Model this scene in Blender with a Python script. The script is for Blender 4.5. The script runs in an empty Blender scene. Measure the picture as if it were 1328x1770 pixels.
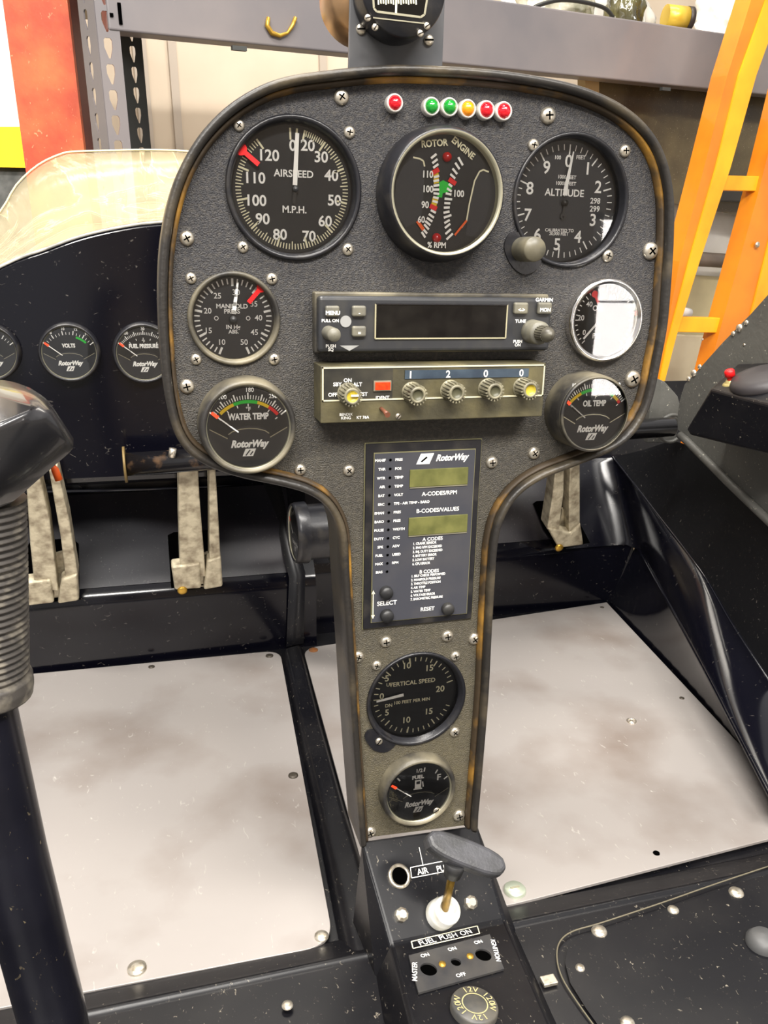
import bpy, bmesh, math, random
from mathutils import Vector, Matrix
random.seed(7)
C = bpy.context.scene.collection
S = bpy.context.scene
R = math.radians
PI = math.pi

# ---------------------------------------------------------------- camera
FPX, CX, CY, DIST, ZO = 1430.0, 664.0, 885.0, 0.546, 1.0
def _rot(a, b, c):
    Rx = Matrix.Rotation(a, 3, 'X'); Ry = Matrix.Rotation(b, 3, 'Y'); Rz = Matrix.Rotation(c, 3, 'Z')
    return Rz @ Ry @ Rx
MC = _rot(.3084, -.2698, -.0626)
WM = Matrix(((1, 0, 0), (0, 0, 1), (0, -1, 0)))
CT = WM @ MC.transposed()
CAM = CT @ Vector((0, 0, -DIST)) + Vector((0, 0, ZO))
def ray(u, v): return CT @ Vector(((u-CX)/FPX, (v-CY)/FPX, 1))
def on(ax, val, u, v):
    d = ray(u, v); return CAM + d*((val-CAM[ax])/d[ax])
def onplane(p0, n, u, v):
    d = ray(u, v); return CAM + d*((p0-CAM).dot(n)/d.dot(n))
def dep(u, v, k): return CAM + ray(u, v)*k      # a point k metres along the view axis
cd = bpy.data.cameras.new('camera'); cam = bpy.data.objects.new('camera', cd); C.objects.link(cam)
right = CT @ Vector((1, 0, 0)); up = -(CT @ Vector((0, 1, 0))); back = -(CT @ Vector((0, 0, 1)))
cam.matrix_world = Matrix(((right.x, up.x, back.x, CAM.x), (right.y, up.y, back.y, CAM.y), (right.z, up.z, back.z, CAM.z), (0, 0, 0, 1)))
cd.sensor_fit = 'VERTICAL'; cd.sensor_height = 24; cd.lens = FPX/1770*24
cd.clip_start = .01; cd.clip_end = 50
S.camera = cam
# ---------------------------------------------------------------- light
S.view_settings.view_transform = 'Standard'; S.view_settings.look = 'None'
S.view_settings.exposure = 0.5; S.view_settings.gamma = 1
w = bpy.data.worlds.new('world'); S.world = w; w.use_nodes = True
w.node_tree.nodes['Background'].inputs[0].default_value = (1.0, .965, .95, 1)
w.node_tree.nodes['Background'].inputs[1].default_value = .48
def area(name, loc, tgt, sx, sy, power, col=(1, .96, .9)):
    l = bpy.data.lights.new(name, 'AREA'); l.shape = 'RECTANGLE'; l.size = sx; l.size_y = sy
    l.energy = power; l.color = col
    o = bpy.data.objects.new(name, l); C.objects.link(o); o.location = loc
    o.rotation_euler = (Vector(tgt)-Vector(loc)).to_track_quat('-Z', 'Y').to_euler()
    return o
area('ceiling_and_fill_light', (-.5, -.3, 3.3), (-.4, -.1, 0), 1.6, .2, 72)
area('ceiling_and_fill_light', (.9, -2.0, 3.3), (.1, 0, 1.0), 1.6, .25, 78)  # fill lamp added behind the camera, aimed at the panel to brighten the dials
area('ceiling_and_fill_light', (.6, 1.4, 3.3), (.8, 1.9, 0), 2.2, .25, 30, (1, .93, .82))
area('ceiling_and_fill_light', (-.9, -2.2, 3.0), (0, 0, 1.0), 1.6, .25, 88)  # second added front fill, lifting the whites on the dials

# ---------------------------------------------------------------- materials
def lin(c):
    return tuple(((x/255+.055)/1.055)**2.4 if x/255 > .04045 else x/255/12.92 for x in c)
MATS = {}
def mat(name, rgb, rough=.5, metal=0, spec=.5, rgb2=None, nscale=30, namt=(.35, .65), bump=0, bscale=200, coat=0, emit=0, scratch=None, scr_s=(40, 3, 3), scr_w=.04, detail=6):
    if name in MATS: return MATS[name]
    m = bpy.data.materials.new(name); m.use_nodes = True; nt = m.node_tree; N = nt.nodes; L = nt.links
    b = N['Principled BSDF']; c = lin(rgb)+(1,)
    b.inputs['Base Color'].default_value = c; b.inputs['Roughness'].default_value = rough
    b.inputs['Metallic'].default_value = metal; b.inputs['Specular IOR Level'].default_value = spec
    b.inputs['Coat Weight'].default_value = coat; b.inputs['Coat Roughness'].default_value = .06
    tc = N.new('ShaderNodeTexCoord'); col = None
    if rgb2:
        n = N.new('ShaderNodeTexNoise'); n.inputs['Scale'].default_value = nscale; n.inputs['Detail'].default_value = detail
        L.new(tc.outputs['Object'], n.inputs['Vector'])
        r = N.new('ShaderNodeValToRGB'); r.color_ramp.elements[0].position = namt[0]; r.color_ramp.elements[1].position = namt[1]
        r.color_ramp.elements[0].color = c; r.color_ramp.elements[1].color = lin(rgb2)+(1,)
        L.new(n.outputs['Fac'], r.inputs['Fac']); col = r.outputs['Color']
    if scratch:
        mp = N.new('ShaderNodeMapping'); mp.inputs['Scale'].default_value = scr_s; mp.inputs['Rotation'].default_value = (0.3, .2, .7)
        L.new(tc.outputs['Object'], mp.inputs['Vector'])
        n = N.new('ShaderNodeTexNoise'); n.inputs['Scale'].default_value = 8; n.inputs['Detail'].default_value = 8; n.inputs['Distortion'].default_value = 1.2
        L.new(mp.outputs[0], n.inputs['Vector'])
        r = N.new('ShaderNodeValToRGB'); r.color_ramp.elements[0].position = .66; r.color_ramp.elements[1].position = .66+scr_w
        L.new(n.outputs['Fac'], r.inputs['Fac'])
        mx = N.new('ShaderNodeMix'); mx.data_type = 'RGBA'
        L.new(r.outputs['Color'], mx.inputs['Factor'])
        if col: L.new(col, mx.inputs['A'])
        else: mx.inputs['A'].default_value = c
        mx.inputs['B'].default_value = lin(scratch)+(1,); col = mx.outputs['Result']
    if col: L.new(col, b.inputs['Base Color'])
    if bump:
        n = N.new('ShaderNodeTexNoise'); n.inputs['Scale'].default_value = bscale; n.inputs['Detail'].default_value = 3
        L.new(tc.outputs['Object'], n.inputs['Vector'])
        bp = N.new('ShaderNodeBump'); bp.inputs['Strength'].default_value = bump; bp.inputs['Distance'].default_value = .001
        L.new(n.outputs['Fac'], bp.inputs['Height']); L.new(bp.outputs[0], b.inputs['Normal'])
    if emit:
        b.inputs['Emission Color'].default_value = c; b.inputs['Emission Strength'].default_value = emit
    MATS[name] = m; return m
def glassmat(name, tint=(255, 255, 255), boost=1.0, rough=.02):
    if name in MATS: return MATS[name]
    m = bpy.data.materials.new(name); m.use_nodes = True; nt = m.node_tree; N = nt.nodes; L = nt.links
    for n in list(N): N.remove(n)
    o = N.new('ShaderNodeOutputMaterial'); mx = N.new('ShaderNodeMixShader'); t = N.new('ShaderNodeBsdfTransparent'); g = N.new('ShaderNodeBsdfGlossy')
    t.inputs[0].default_value = lin(tint)+(1,); g.inputs['Roughness'].default_value = rough
    f = N.new('ShaderNodeFresnel'); f.inputs['IOR'].default_value = 1.5
    mu = N.new('ShaderNodeMath'); mu.operation = 'MULTIPLY'; mu.inputs[1].default_value = boost; mu.use_clamp = True
    L.new(f.outputs[0], mu.inputs[0]); L.new(mu.outputs[0], mx.inputs[0]); L.new(t.outputs[0], mx.inputs[1]); L.new(g.outputs[0], mx.inputs[2]); L.new(mx.outputs[0], o.inputs[0])
    MATS[name] = m; return m
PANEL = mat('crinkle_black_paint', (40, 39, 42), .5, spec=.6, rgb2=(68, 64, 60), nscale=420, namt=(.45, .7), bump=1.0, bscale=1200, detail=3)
def dust_and_light(m, rgb, y0, y1, amt):      # dry dust and the warm light on the lower panel, put into the colour
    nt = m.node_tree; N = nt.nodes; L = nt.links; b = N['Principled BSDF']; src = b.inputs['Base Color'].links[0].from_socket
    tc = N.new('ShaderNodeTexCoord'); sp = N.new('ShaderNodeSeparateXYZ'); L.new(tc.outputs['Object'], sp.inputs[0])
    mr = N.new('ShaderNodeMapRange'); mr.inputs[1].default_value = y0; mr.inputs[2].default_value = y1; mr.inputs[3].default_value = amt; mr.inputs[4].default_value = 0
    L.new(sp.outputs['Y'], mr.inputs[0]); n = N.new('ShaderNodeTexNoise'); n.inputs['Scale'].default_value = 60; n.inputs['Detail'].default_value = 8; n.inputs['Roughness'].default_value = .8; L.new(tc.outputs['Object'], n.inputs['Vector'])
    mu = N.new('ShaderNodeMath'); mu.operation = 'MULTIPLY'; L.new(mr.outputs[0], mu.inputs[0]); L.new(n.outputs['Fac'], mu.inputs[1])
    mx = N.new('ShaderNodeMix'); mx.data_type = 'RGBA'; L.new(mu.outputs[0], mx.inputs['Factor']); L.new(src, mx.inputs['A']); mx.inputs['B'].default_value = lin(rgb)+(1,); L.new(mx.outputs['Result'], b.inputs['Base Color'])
dust_and_light(PANEL, (126, 116, 84), .05, .42, .75)
TRIM = mat('worn_black_trim', (40, 37, 34), .42, spec=.5, rgb2=(104, 92, 70), nscale=26, namt=(.5, .85), bump=.3, bscale=300)
TRIMW = mat('worn_glue_edge', (58, 46, 30), .6, rgb2=(165, 120, 40), nscale=30, namt=(.5, .72), bump=.5, bscale=150)
BLK = mat('black_gloss_fibreglass', (7, 7, 14), .13, spec=.42, scratch=(80, 76, 72), scr_s=(16, 40, 24), scr_w=.1)
BLKD = mat('black_scuffed_fibreglass', (11, 11, 15), .34, spec=.35, rgb2=(26, 25, 26), nscale=18, namt=(.45, .8), scratch=(140, 132, 118), scr_s=(44, 30, 36), scr_w=.12)
ALU = mat('brushed_aluminium_sheet', (156, 150, 146), .42, .3, .5, rgb2=(122, 109, 100), nscale=7, namt=(.48, .8), bump=.12, bscale=60, scratch=(198, 193, 186), scr_s=(22, 9, 9), scr_w=.16)
CAST = mat('rough_cast_aluminium', (200, 190, 164), .5, .3, rgb2=(104, 88, 68), nscale=70, namt=(.4, .75), bump=.8, bscale=220)
CHROME = mat('chrome', (225, 222, 218), .12, 1)
STEEL = mat('screw_steel', (214, 206, 190), .28, .85, rgb2=(150, 132, 100), nscale=300, namt=(.5, .8))
DARK = mat('recess_black', (3, 3, 3), 1, spec=0)
BEZ = mat('gauge_bezel_black', (26, 26, 30), .33, rgb2=(66, 62, 56), nscale=60, namt=(.5, .9), bump=.1, bscale=500)
BEZD = mat('dusty_bezel', (44, 42, 40), .45, rgb2=(134, 126, 104), nscale=22, namt=(.4, .7), bump=.15, bscale=500)
DIAL = mat('dial_black', (15, 16, 20), .5, rgb2=(26, 27, 30), nscale=60)
DIALG = mat('dial_grey_plate', (44, 45, 49), .5)
WHT = mat('white_paint', (250, 248, 242), .6)
CREAM = mat('cream_paint', (236, 230, 196), .6)
RED = mat('red_paint', (225, 18, 22), .45)
ORG = mat('orange_paint', (240, 96, 24), .5)
GRN = mat('green_paint', (22, 190, 50), .5)
YEL = mat('yellow_paint', (232, 196, 20), .5)
SILV = mat('silver_line', (176, 172, 150), .35, .7)
PLAS = mat('black_plastic', (38, 38, 39), .42, rgb2=(62, 60, 56), nscale=50, namt=(.5, .9))
OLIVE = mat('aged_olive_metal', (70, 66, 50), .45, .1, rgb2=(112, 104, 72), nscale=40, namt=(.42, .75), bump=.2, bscale=400)
KNOB = mat('grey_knob', (96, 92, 80), .4, rgb2=(140, 132, 104), nscale=90)
CLEAR = glassmat('instrument_glass', boost=1.3)

# ---------------------------------------------------------------- mesh helper
class MB:
    def __init__(s): s.v = []; s.f = []; s.m = []; s.sm = []
    def add(s, vs, fs, mi=0, smooth=False, T=None):
        b = len(s.v)
        s.v += [tuple(T @ Vector(p)) if T else tuple(p) for p in vs]
        s.f += [tuple(b+i for i in f) for f in fs]; s.m += [mi]*len(fs); s.sm += [smooth]*len(fs)
        return s
    def box(s, c, d, mi=0, T=None, bev=0):
        x, y, z = c; a, b, e = d[0]/2, d[1]/2, d[2]/2
        if bev:
            k = bev
            prof = [(-a+k, -b), (a-k, -b), (a, -b+k), (a, b-k), (a-k, b), (-a+k, b), (-a, b-k), (-a, -b+k)]
            ins = [(math.copysign(abs(p)-k if abs(p) > k else 0, p), math.copysign(abs(q)-k if abs(q) > k else 0, q)) for p, q in prof]
            n = 8; vs = []
            for pr, zz in ((ins, -e), (prof, -e+k), (prof, e-k), (ins, e)): vs += [(x+p, y+q, z+zz) for p, q in pr]
            fs = [tuple(range(n-1, -1, -1)), tuple(range(3*n, 4*n))]
            for r in range(3): fs += [(r*n+i, r*n+(i+1) % n, (r+1)*n+(i+1) % n, (r+1)*n+i) for i in range(n)]
            return s.add(vs, fs, mi, False, T)
        vs = [(x+i*a, y+j*b, z+k*e) for k in (-1, 1) for j in (-1, 1) for i in (-1, 1)]
        return s.add(vs, [(0, 2, 3, 1), (4, 5, 7, 6), (0, 1, 5, 4), (2, 6, 7, 3), (0, 4, 6, 2), (1, 3, 7, 5)], mi, False, T)
    def lathe(s, prof, c=(0, 0, 0), n=48, mi=0, smooth=True, T=None, a0=0, a1=2*PI, mis=None, caps=True):
        full = abs(a1-a0-2*PI) < 1e-6; k = n if full else n+1
        vs = [(c[0]+r*math.cos(a0+(a1-a0)*j/n), c[1]+r*math.sin(a0+(a1-a0)*j/n), c[2]+z) for r, z in prof for j in range(k)]
        b = len(s.v)
        s.v += [tuple(T @ Vector(p)) if T else p for p in vs]
        for i in range(len(prof)-1):
            for j in range(n):
                j2 = (j+1) % k
                s.f.append((b+i*k+j, b+i*k+j2, b+(i+1)*k+j2, b+(i+1)*k+j)); s.m.append(mis[i] if mis else mi); s.sm.append(smooth)
        return s
    def disc(s, r, z=0, c=(0, 0), n=48, mi=0, T=None, r0=0):
        if r0: return s.lathe([(r0, z), (r, z)], (c[0], c[1], 0), n, mi, False, T)
        return s.add([(c[0]+r*math.cos(2*PI*j/n), c[1]+r*math.sin(2*PI*j/n), z) for j in range(n)], [tuple(range(n))], mi, False, T)
    def poly(s, pts, z=0, mi=0, T=None): return s.add([(p[0], p[1], z) for p in pts], [tuple(range(len(pts)))], mi, False, T)
    def prism(s, pts, z0, z1, mi=0, T=None):
        n = len(pts); vs = [(p[0], p[1], z0) for p in pts]+[(p[0], p[1], z1) for p in pts]
        fs = [tuple(range(n-1, -1, -1)), tuple(range(n, 2*n))]+[(i, (i+1) % n, n+(i+1) % n, n+i) for i in range(n)]
        return s.add(vs, fs, mi, False, T)
    def bar(s, p, q, wd, z, mi=0, T=None, w2=None):
        p = Vector(p[:2]); q = Vector(q[:2]); d = (q-p).normalized(); n = Vector((-d.y, d.x)); w2 = wd if w2 is None else w2
        return s.poly([p-n*wd/2, q-n*w2/2, q+n*w2/2, p+n*wd/2], z, mi, T)
    def tube(s, pts, rad, n=12, mi=0, smooth=True, cap=True, closed=False):
        pts = [Vector(p) for p in pts]; rs = rad if isinstance(rad, (list, tuple)) else [rad]*len(pts)
        rings = []; prev = None
        for i, p in enumerate(pts):
            a = pts[i-1] if (i > 0 or closed) else p; b = pts[(i+1) % len(pts)] if (i < len(pts)-1 or closed) else p
            t = (b-a).normalized()
            if prev is None:
                u = t.cross(Vector((0, 0, 1)));  u = t.cross(Vector((1, 0, 0))) if u.length < .1 else u
            else: u = prev-t*prev.dot(t)
            u.normalize(); prev = u; v = t.cross(u)
            rings.append([p+(u*math.cos(2*PI*j/n)+v*math.sin(2*PI*j/n))*rs[i] for j in range(n)])
        vs = [q for r in rings for q in r]; m = len(pts)
        fs = [(i*n+j, i*n+(j+1) % n, ((i+1) % m)*n+(j+1) % n, ((i+1) % m)*n+j) for i in range(m if closed else m-1) for j in range(n)]
        s.add(vs, fs, mi, smooth)
        if cap and not closed:
            s.add(rings[0], [tuple(range(n-1, -1, -1))], mi); s.add(rings[-1], [tuple(range(n))], mi)
        return s
    def text(s, txt, x, y, h, z=0, rot=0, mi=0, align='CENTER', shear=0, bold=0, sx=1, T=None):
        vs, fs = text_geo(txt, align, shear, bold)
        k = h/.7; ca, sa = math.cos(rot), math.sin(rot)
        cy = -.35
        out = [(x+((a*sx)*ca-(b+cy)*sa)*k, y+((a*sx)*sa+(b+cy)*ca)*k, z) for a, b in vs]
        return s.add(out, fs, mi, False, T)
    def obj(s, name, mats, parent=None, bevel=0, recalc=True, sub=0, smooth=None):
        me = bpy.data.meshes.new(name); me.from_pydata([tuple(v) for v in s.v], [], s.f)
        for m in (mats if isinstance(mats, (list, tuple)) else [mats]): me.materials.append(m)
        for p, mi, sm in zip(me.polygons, s.m, s.sm): p.material_index = mi; p.use_smooth = sm if smooth is None else smooth
        if recalc:
            bm = bmesh.new(); bm.from_mesh(me); bmesh.ops.remove_doubles(bm, verts=bm.verts, dist=1e-6); bmesh.ops.recalc_face_normals(bm, faces=bm.faces); bm.to_mesh(me); bm.free()
        o = bpy.data.objects.new(name, me); C.objects.link(o)
        if parent: o.parent = parent
        if bevel:
            b = o.modifiers.new('b', 'BEVEL'); b.width = bevel; b.segments = 3; b.limit_method = 'ANGLE'; b.angle_limit = R(35)
        if sub:
            b = o.modifiers.new('s', 'SUBSURF'); b.levels = sub; b.render_levels = sub
        return o
_tc = {}
def text_geo(txt, align, shear, bold):
    k = (txt, align, shear, bold)
    if k not in _tc:
        cu = bpy.data.curves.new('t', 'FONT'); cu.body = txt; cu.size = 1; cu.align_x = align; cu.shear = shear; cu.offset = bold
        cu.resolution_u = 3; cu.fill_mode = 'FRONT'
        ob = bpy.data.objects.new('t', cu); C.objects.link(ob)
        dg = bpy.context.evaluated_depsgraph_get(); me = bpy.data.meshes.new_from_object(ob.evaluated_get(dg))
        _tc[k] = ([(v.co.x, v.co.y) for v in me.vertices], [tuple(p.vertices) for p in me.polygons])
        bpy.data.objects.remove(ob); bpy.data.curves.remove(cu); bpy.data.meshes.remove(me)
    return _tc[k]
def tag(o, label=None, cat=None, group=None, kind=None):
    if label: o['label'] = label
    if cat: o['category'] = cat
    if group: o['group'] = group
    if kind: o['kind'] = kind
    return o
def empty(name, loc, label=None, cat=None, group=None, rot=(0, 0, 0)):
    o = bpy.data.objects.new(name, None); o.empty_display_size = .02; C.objects.link(o); o.location = loc; o.rotation_euler = rot
    tag(o, label, cat, group); bpy.context.view_layer.update(); return o
def face_root(name, u, v, wz, label, cat, group=None):
    """Empty on a plane parallel to the panel, wz metres proud of it; its local XY lies in the panel, Z points out of it"""
    p = on(1, -wz, u, v)
    o = empty(name, p, label, cat, group, (PI/2, 0, 0)); o['_'] = 0; del o['_']
    return o, p
def dup(o, loc=None, rot=None, parent=None, label=None):
    c = o.copy(); C.objects.link(c); c.parent = parent
    if loc is not None: c.location = loc
    if rot is not None: c.rotation_euler = rot
    if label: c['label'] = label
    for ch in list(o.children):
        dup(ch, parent=c)
    return c
class Fr:
    """pixel -> local coordinates of a frame that is parallel to the panel, centre p"""
    def __init__(s, p): s.p = p
    def l(s, u, v, z=0):
        q = on(1, s.p.y-z, u, v); return (q.x-s.p.x, q.z-s.p.z)
    def sc(s, u, v, z=0):
        a = s.l(u, v, z); b = s.l(u+1, v, z); return math.hypot(a[0]-b[0], a[1]-b[1])
    def scv(s, u, v, z=0):
        a = s.l(u, v, z); b = s.l(u, v+1, z); return math.hypot(a[0]-b[0], a[1]-b[1])
def smooth_closed(pts, sub=6, closed=True):
    out = []; n = len(pts)
    for i in range(n if closed else n-1):
        g = lambda k: Vector(pts[k % n]) if closed else Vector(pts[max(0, min(n-1, k))])
        p0, p1, p2, p3 = g(i-1), g(i), g(i+1), g(i+2)
        for j in range(sub):
            t = j/sub
            out.append(.5*((2*p1)+(p2-p0)*t+(2*p0-5*p1+4*p2-p3)*t*t+(3*p1-p0-3*p2+p3)*t**3))
    if not closed: out.append(Vector(pts[-1]))
    return out
# ================================================================ instrument panel
outer = [(665,111),(560,121),(500,130),(450,147),(400,177),(360,214),(330,254),(305,303),(288,360),(278,420),(274,480),(274,540),(277,600),(282,660),(290,710),(302,750),(322,781),(352,803),(390,819),(430,830),(480,840),(525,852),(556,869),(577,895),(589,932),(593,1000),(598,1080),(603,1160),(609,1260),(616,1360),(622,1440),(624,1466)]
outerR = [(828,1438),(829,1412),(832,1380),(839,1300),(847,1200),(852,1100),(858,1000),(863,940),(875,895),(900,858),(940,830),(1000,806),(1050,786),(1085,765),(1112,733),(1131,690),(1146,620),(1157,560),(1164,480),(1168,410),(1168,345),(1160,292),(1145,250),(1120,214),(1085,184),(1040,160),(980,140),(900,125),(830,117),(750,112)]
RIM = .010
def pxz(u, v, wz): q = on(1, -wz, u, v); return Vector((q.x, q.z))
seqL = smooth_closed([pxz(u, v, RIM) for u, v in reversed(outerR)] , 3, False)   # top-right start ... goes down the right side
seqA = [pxz(u, v, RIM) for u, v in outer]; seqB = [pxz(u, v, RIM) for u, v in outerR]
loop = smooth_closed(seqB+seqA, 4, False)      # from the stem's bottom right, up, over the top and down to the bottom left
def offset(pts, d):
    out = []
    for i, p in enumerate(pts):
        a = pts[max(0, i-1)]; b = pts[min(len(pts)-1, i+1)]; t = (b-a).normalized(); out.append(p+Vector((-t.y, t.x))*d)
    return out
INW = .0082
inner = offset(loop, INW)
PAN = empty('instrument_panel', (0, 0, on(1, 0, 724, 1445).z), 'T shaped black crinkle finish instrument panel with worn raised rim on the centre console', 'instrument panel', None, (PI/2, 0, 0))
PZ = PAN.location.z
def plocal(p): return (p[0], p[1]-PZ)
# face plate with real holes for the flush instruments
holes = []      # (x, z, r)
def hole(u, v, hw):
    p = pxz(u, v, 0); q = pxz(u+hw, v, 0); q2 = pxz(u-hw, v, 0); r = (q-q2).length/2; holes.append((p.x, p.y, r)); return p, r
pA, rA = hole(509, 327, 111); pH, rH = hole(987, 348, 94); pM, rM = hole(405, 551, 75); pV, rV = hole(720, 1208, 80)
def plate_with_holes(boundary, holes, thick):
    cu = bpy.data.curves.new('c', 'CURVE'); cu.dimensions = '2D'; cu.fill_mode = 'BOTH'; cu.extrude = thick/2
    def sp(pts):
        s = cu.splines.new('POLY'); s.points.add(len(pts)-1); s.use_cyclic_u = True
        for q, p in zip(s.points, pts): q.co = (p[0], p[1], 0, 1)
    sp(boundary)
    for x, z, r in holes: sp([(x+r*math.cos(2*PI*j/64), z+r*math.sin(2*PI*j/64)) for j in range(64)])
    ob = bpy.data.objects.new('c', cu); C.objects.link(ob); dg = bpy.context.evaluated_depsgraph_get()
    me = bpy.data.meshes.new_from_object(ob.evaluated_get(dg))
    res = ([tuple(v.co) for v in me.vertices], [tuple(p.vertices) for p in me.polygons])
    bpy.data.objects.remove(ob); bpy.data.curves.remove(cu); return res
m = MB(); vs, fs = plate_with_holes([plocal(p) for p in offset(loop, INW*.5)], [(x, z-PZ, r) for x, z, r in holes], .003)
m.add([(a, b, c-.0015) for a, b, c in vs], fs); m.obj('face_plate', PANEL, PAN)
# rim: swept rounded channel
def sweep(pts, prof):
    m = MB(); n = len(pts); k = len(prof); vs = []
    for i, p in enumerate(pts):
        a = pts[max(0, i-1)]; b = pts[min(n-1, i+1)]; t = (b-a).normalized(); nn = Vector((-t.y, t.x))
        for d, z in prof: q = p+nn*d; vs.append((q.x, q.y-PZ, z))
    fs = [(i*k+j, i*k+(j+1) % k, (i+1)*k+(j+1) % k, (i+1)*k+j) for i in range(n-1) for j in range(k)]
    fs += [tuple(range(k)), tuple(range((n-1)*k, n*k))]
    m.add(vs, fs, 0, True); return m
m = sweep(loop, [(0, -.03), (0, RIM-.002), (.0008, RIM-.0005), (.0024, RIM), (.0042, RIM-.0008), (.005, RIM-.0025), (.0056, -.001), (.0056, -.03)]); o = m.obj('rim', TRIM, PAN); o['label'] = 'rounded black rubber rim with rubbed brown patches'
m = sweep(loop, [(.0055, -.001), (.0055, .0055), (.0070, .005), (.0080, .0015), (.0082, -.001)]); o = m.obj('glue_bead', TRIMW, PAN); o['label'] = 'brown and yellow glue line inside the rim'
# screws ---------------------------------------------------------
m = MB(); m.lathe([(1, -.1), (1, .12), (.93, .3), (.75, .46), (.45, .56), (0.001, .6)], n=24)
for a in (0, PI/2):
    T = Matrix.Rotation(a, 4, 'Z')
    m.add([(-.5, -.09, .60), (.5, -.09, .60), (.5, .09, .60), (-.5, .09, .60), (-.5, -.09, .5), (.5, -.09, .5), (.5, .09, .5), (-.5, .09, .5)], [(0, 1, 2, 3), (0, 4, 5, 1), (2, 6, 7, 3), (1, 5, 6, 2), (0, 3, 7, 4)], 1, False, T)
m.v = [tuple(c*.001 for c in v) for v in m.v]
_s = m.obj('screw', [STEEL, DARK]); SCREW = _s.data; bpy.data.objects.remove(_s)
m = MB(); m.lathe([(1, -.1), (1, .25), (.85, .5), (.4, .58), (0.001, .6)], n=24); m.box((0, 0, .56), (1.7, .28, .1), 1); m.v = [tuple(c*.001 for c in v) for v in m.v]
_s = m.obj('screw', [STEEL, DARK]); SLOT = _s.data; bpy.data.objects.remove(_s)
def screw(parent, P, u, v, rpx, name='screw', data=None, z=0, lab=None):
    """P: Fr of the parent"""
    o = bpy.data.objects.new(name, data or SCREW); C.objects.link(o); o.parent = parent
    x, y = P.l(u, v, z); r = P.sc(u, v, z)*rpx
    o.location = (x, y, z); o.scale = (r/.001,)*3; o.rotation_euler = (0, 0, random.uniform(0, 1.5))
    if lab: o['label'] = lab
    return o
PF = Fr(PAN.location)
for u, v in [(323,412),(323,668),(590,168),(947,200),(1124,434),(1093,655)]: screw(PAN, PF, u, v, 13)
for u, v in [(519,812),(603,813),(850,799),(923,783),(667,1109),(773,1099),(820,1104),(619,1135),(793,1409),(640,1438)]: screw(PAN, PF, u, v, 10)

# ================================================================ gauges
def polar(r, a): return (r*math.sin(R(a)), r*math.cos(R(a)))       # a clockwise from the top
def tick(m, r0, r1, a, wd, z, mi=0): m.bar(polar(r0, a), polar(r1, a), wd, z, mi)
def arcband(m, r0, r1, a0, a1, z, mi, c=(0, 0)):
    n = max(3, int(abs(a1-a0)/4)); vs = []
    for j in range(n+1):
        a = a0+(a1-a0)*j/n
        for r in (r0, r1): q = polar(r, a); vs.append((q[0]+c[0], q[1]+c[1], z))
    m.add(vs, [(2*j, 2*j+1, 2*j+3, 2*j+2) for j in range(n)], mi)
def glass(root, r, z): return MB().disc(r, z).obj('glass', CLEAR, root, recalc=False)
INSTG = 'round instruments in the panel'

# ---- airspeed
g, p = face_root('airspeed_indicator', 509, 327, 0, 'large airspeed dial at upper left of panel, white needle up, red bar at left', 'gauge', INSTG)
F = Fr(p); zd = -.006; r = rA
MB().lathe([(r*1.055, -.0005), (r*1.055, .0018), (r*1.02, .0028), (r*.985, .0022), (r*.97, .001), (r*.93, zd-.001), (r*.95, -.03), (0.001, -.03)]).obj('bezel', BEZ, g)
m = MB().disc(r*.94, zd); m.obj('dial', DIAL, g)
m = MB(); RO = r*.885
major = [(-2, 0), (13, 20), (36, 30), (67, 40), (101, 50), (134, 60), (165, 70), (197, 80), (228, 90), (258, 100), (290, 110), (322, 120)]
for i, (a, n_) in enumerate(major):
    tick(m, RO, RO-.0062, a, .0011, zd+.0003, 1)
    if i < len(major)-1 and i != 0:
        for k in range(1, 10): tick(m, RO, RO-(.0045 if k == 5 else .0032), a+(major[i+1][0]-a)*k/10, .0006, zd+.0003, 1)
tick(m, RO, RO-.005, 5, .0011, zd+.0003, 1)
for t, u, v in [('0', 506, 251), ('20', 532, 251), ('30', 555, 271), ('40', 573, 303), ('50', 578, 346), ('60', 562, 382), ('70', 534, 408), ('80', 484, 405), ('90', 454, 378), ('100', 442, 346), ('110', 440, 307), ('120', 464, 268)]:
    x, y = F.l(u, v, zd); m.text(t, x, y, .0058, zd+.0003, bold=.022)
x, y = F.l(508, 300, zd); m.text('AIRSPEED', x, y, .0038, zd+.0003, bold=.02); x, y = F.l(509, 362, zd); m.text('M.P.H.', x, y, .0038, zd+.0003, bold=.02)
m.obj('markings', [WHT, CREAM], g)
c0 = F.l(510, 327, zd)
m = MB(); a = F.l(514, 230, zd+.002); b = F.l(510, 320, zd+.002); m.bar(b, a, .0027, zd+.002, 0, None, .0022); m.obj('needle', WHT, g)['label'] = 'white needle'
m = MB(); m.lathe([(.0017, zd), (.0017, zd+.0025), (.0001, zd+.003)], (c0[0], c0[1], 0), 20); c1 = F.l(508, 352, zd+.002); m.bar(c0, c1, .0018, zd+.0018); m.obj('needle_hub', PLAS, g)
m = MB(); a = F.l(449, 283, .0012); b = F.l(418, 256, .0012); m.bar(a, b, .0026, -.0028, 0); m.disc(.0034, -.0026, b, 20); m.obj('limit_bar', RED, g)['label'] = 'red never exceed mark'
glass(g, r*.96, -.0035)
for u, v in [(413,217),(604,229),(601,431),(420,427)]: screw(g, F, u, v, 10, 'mounting_screw')

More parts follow.
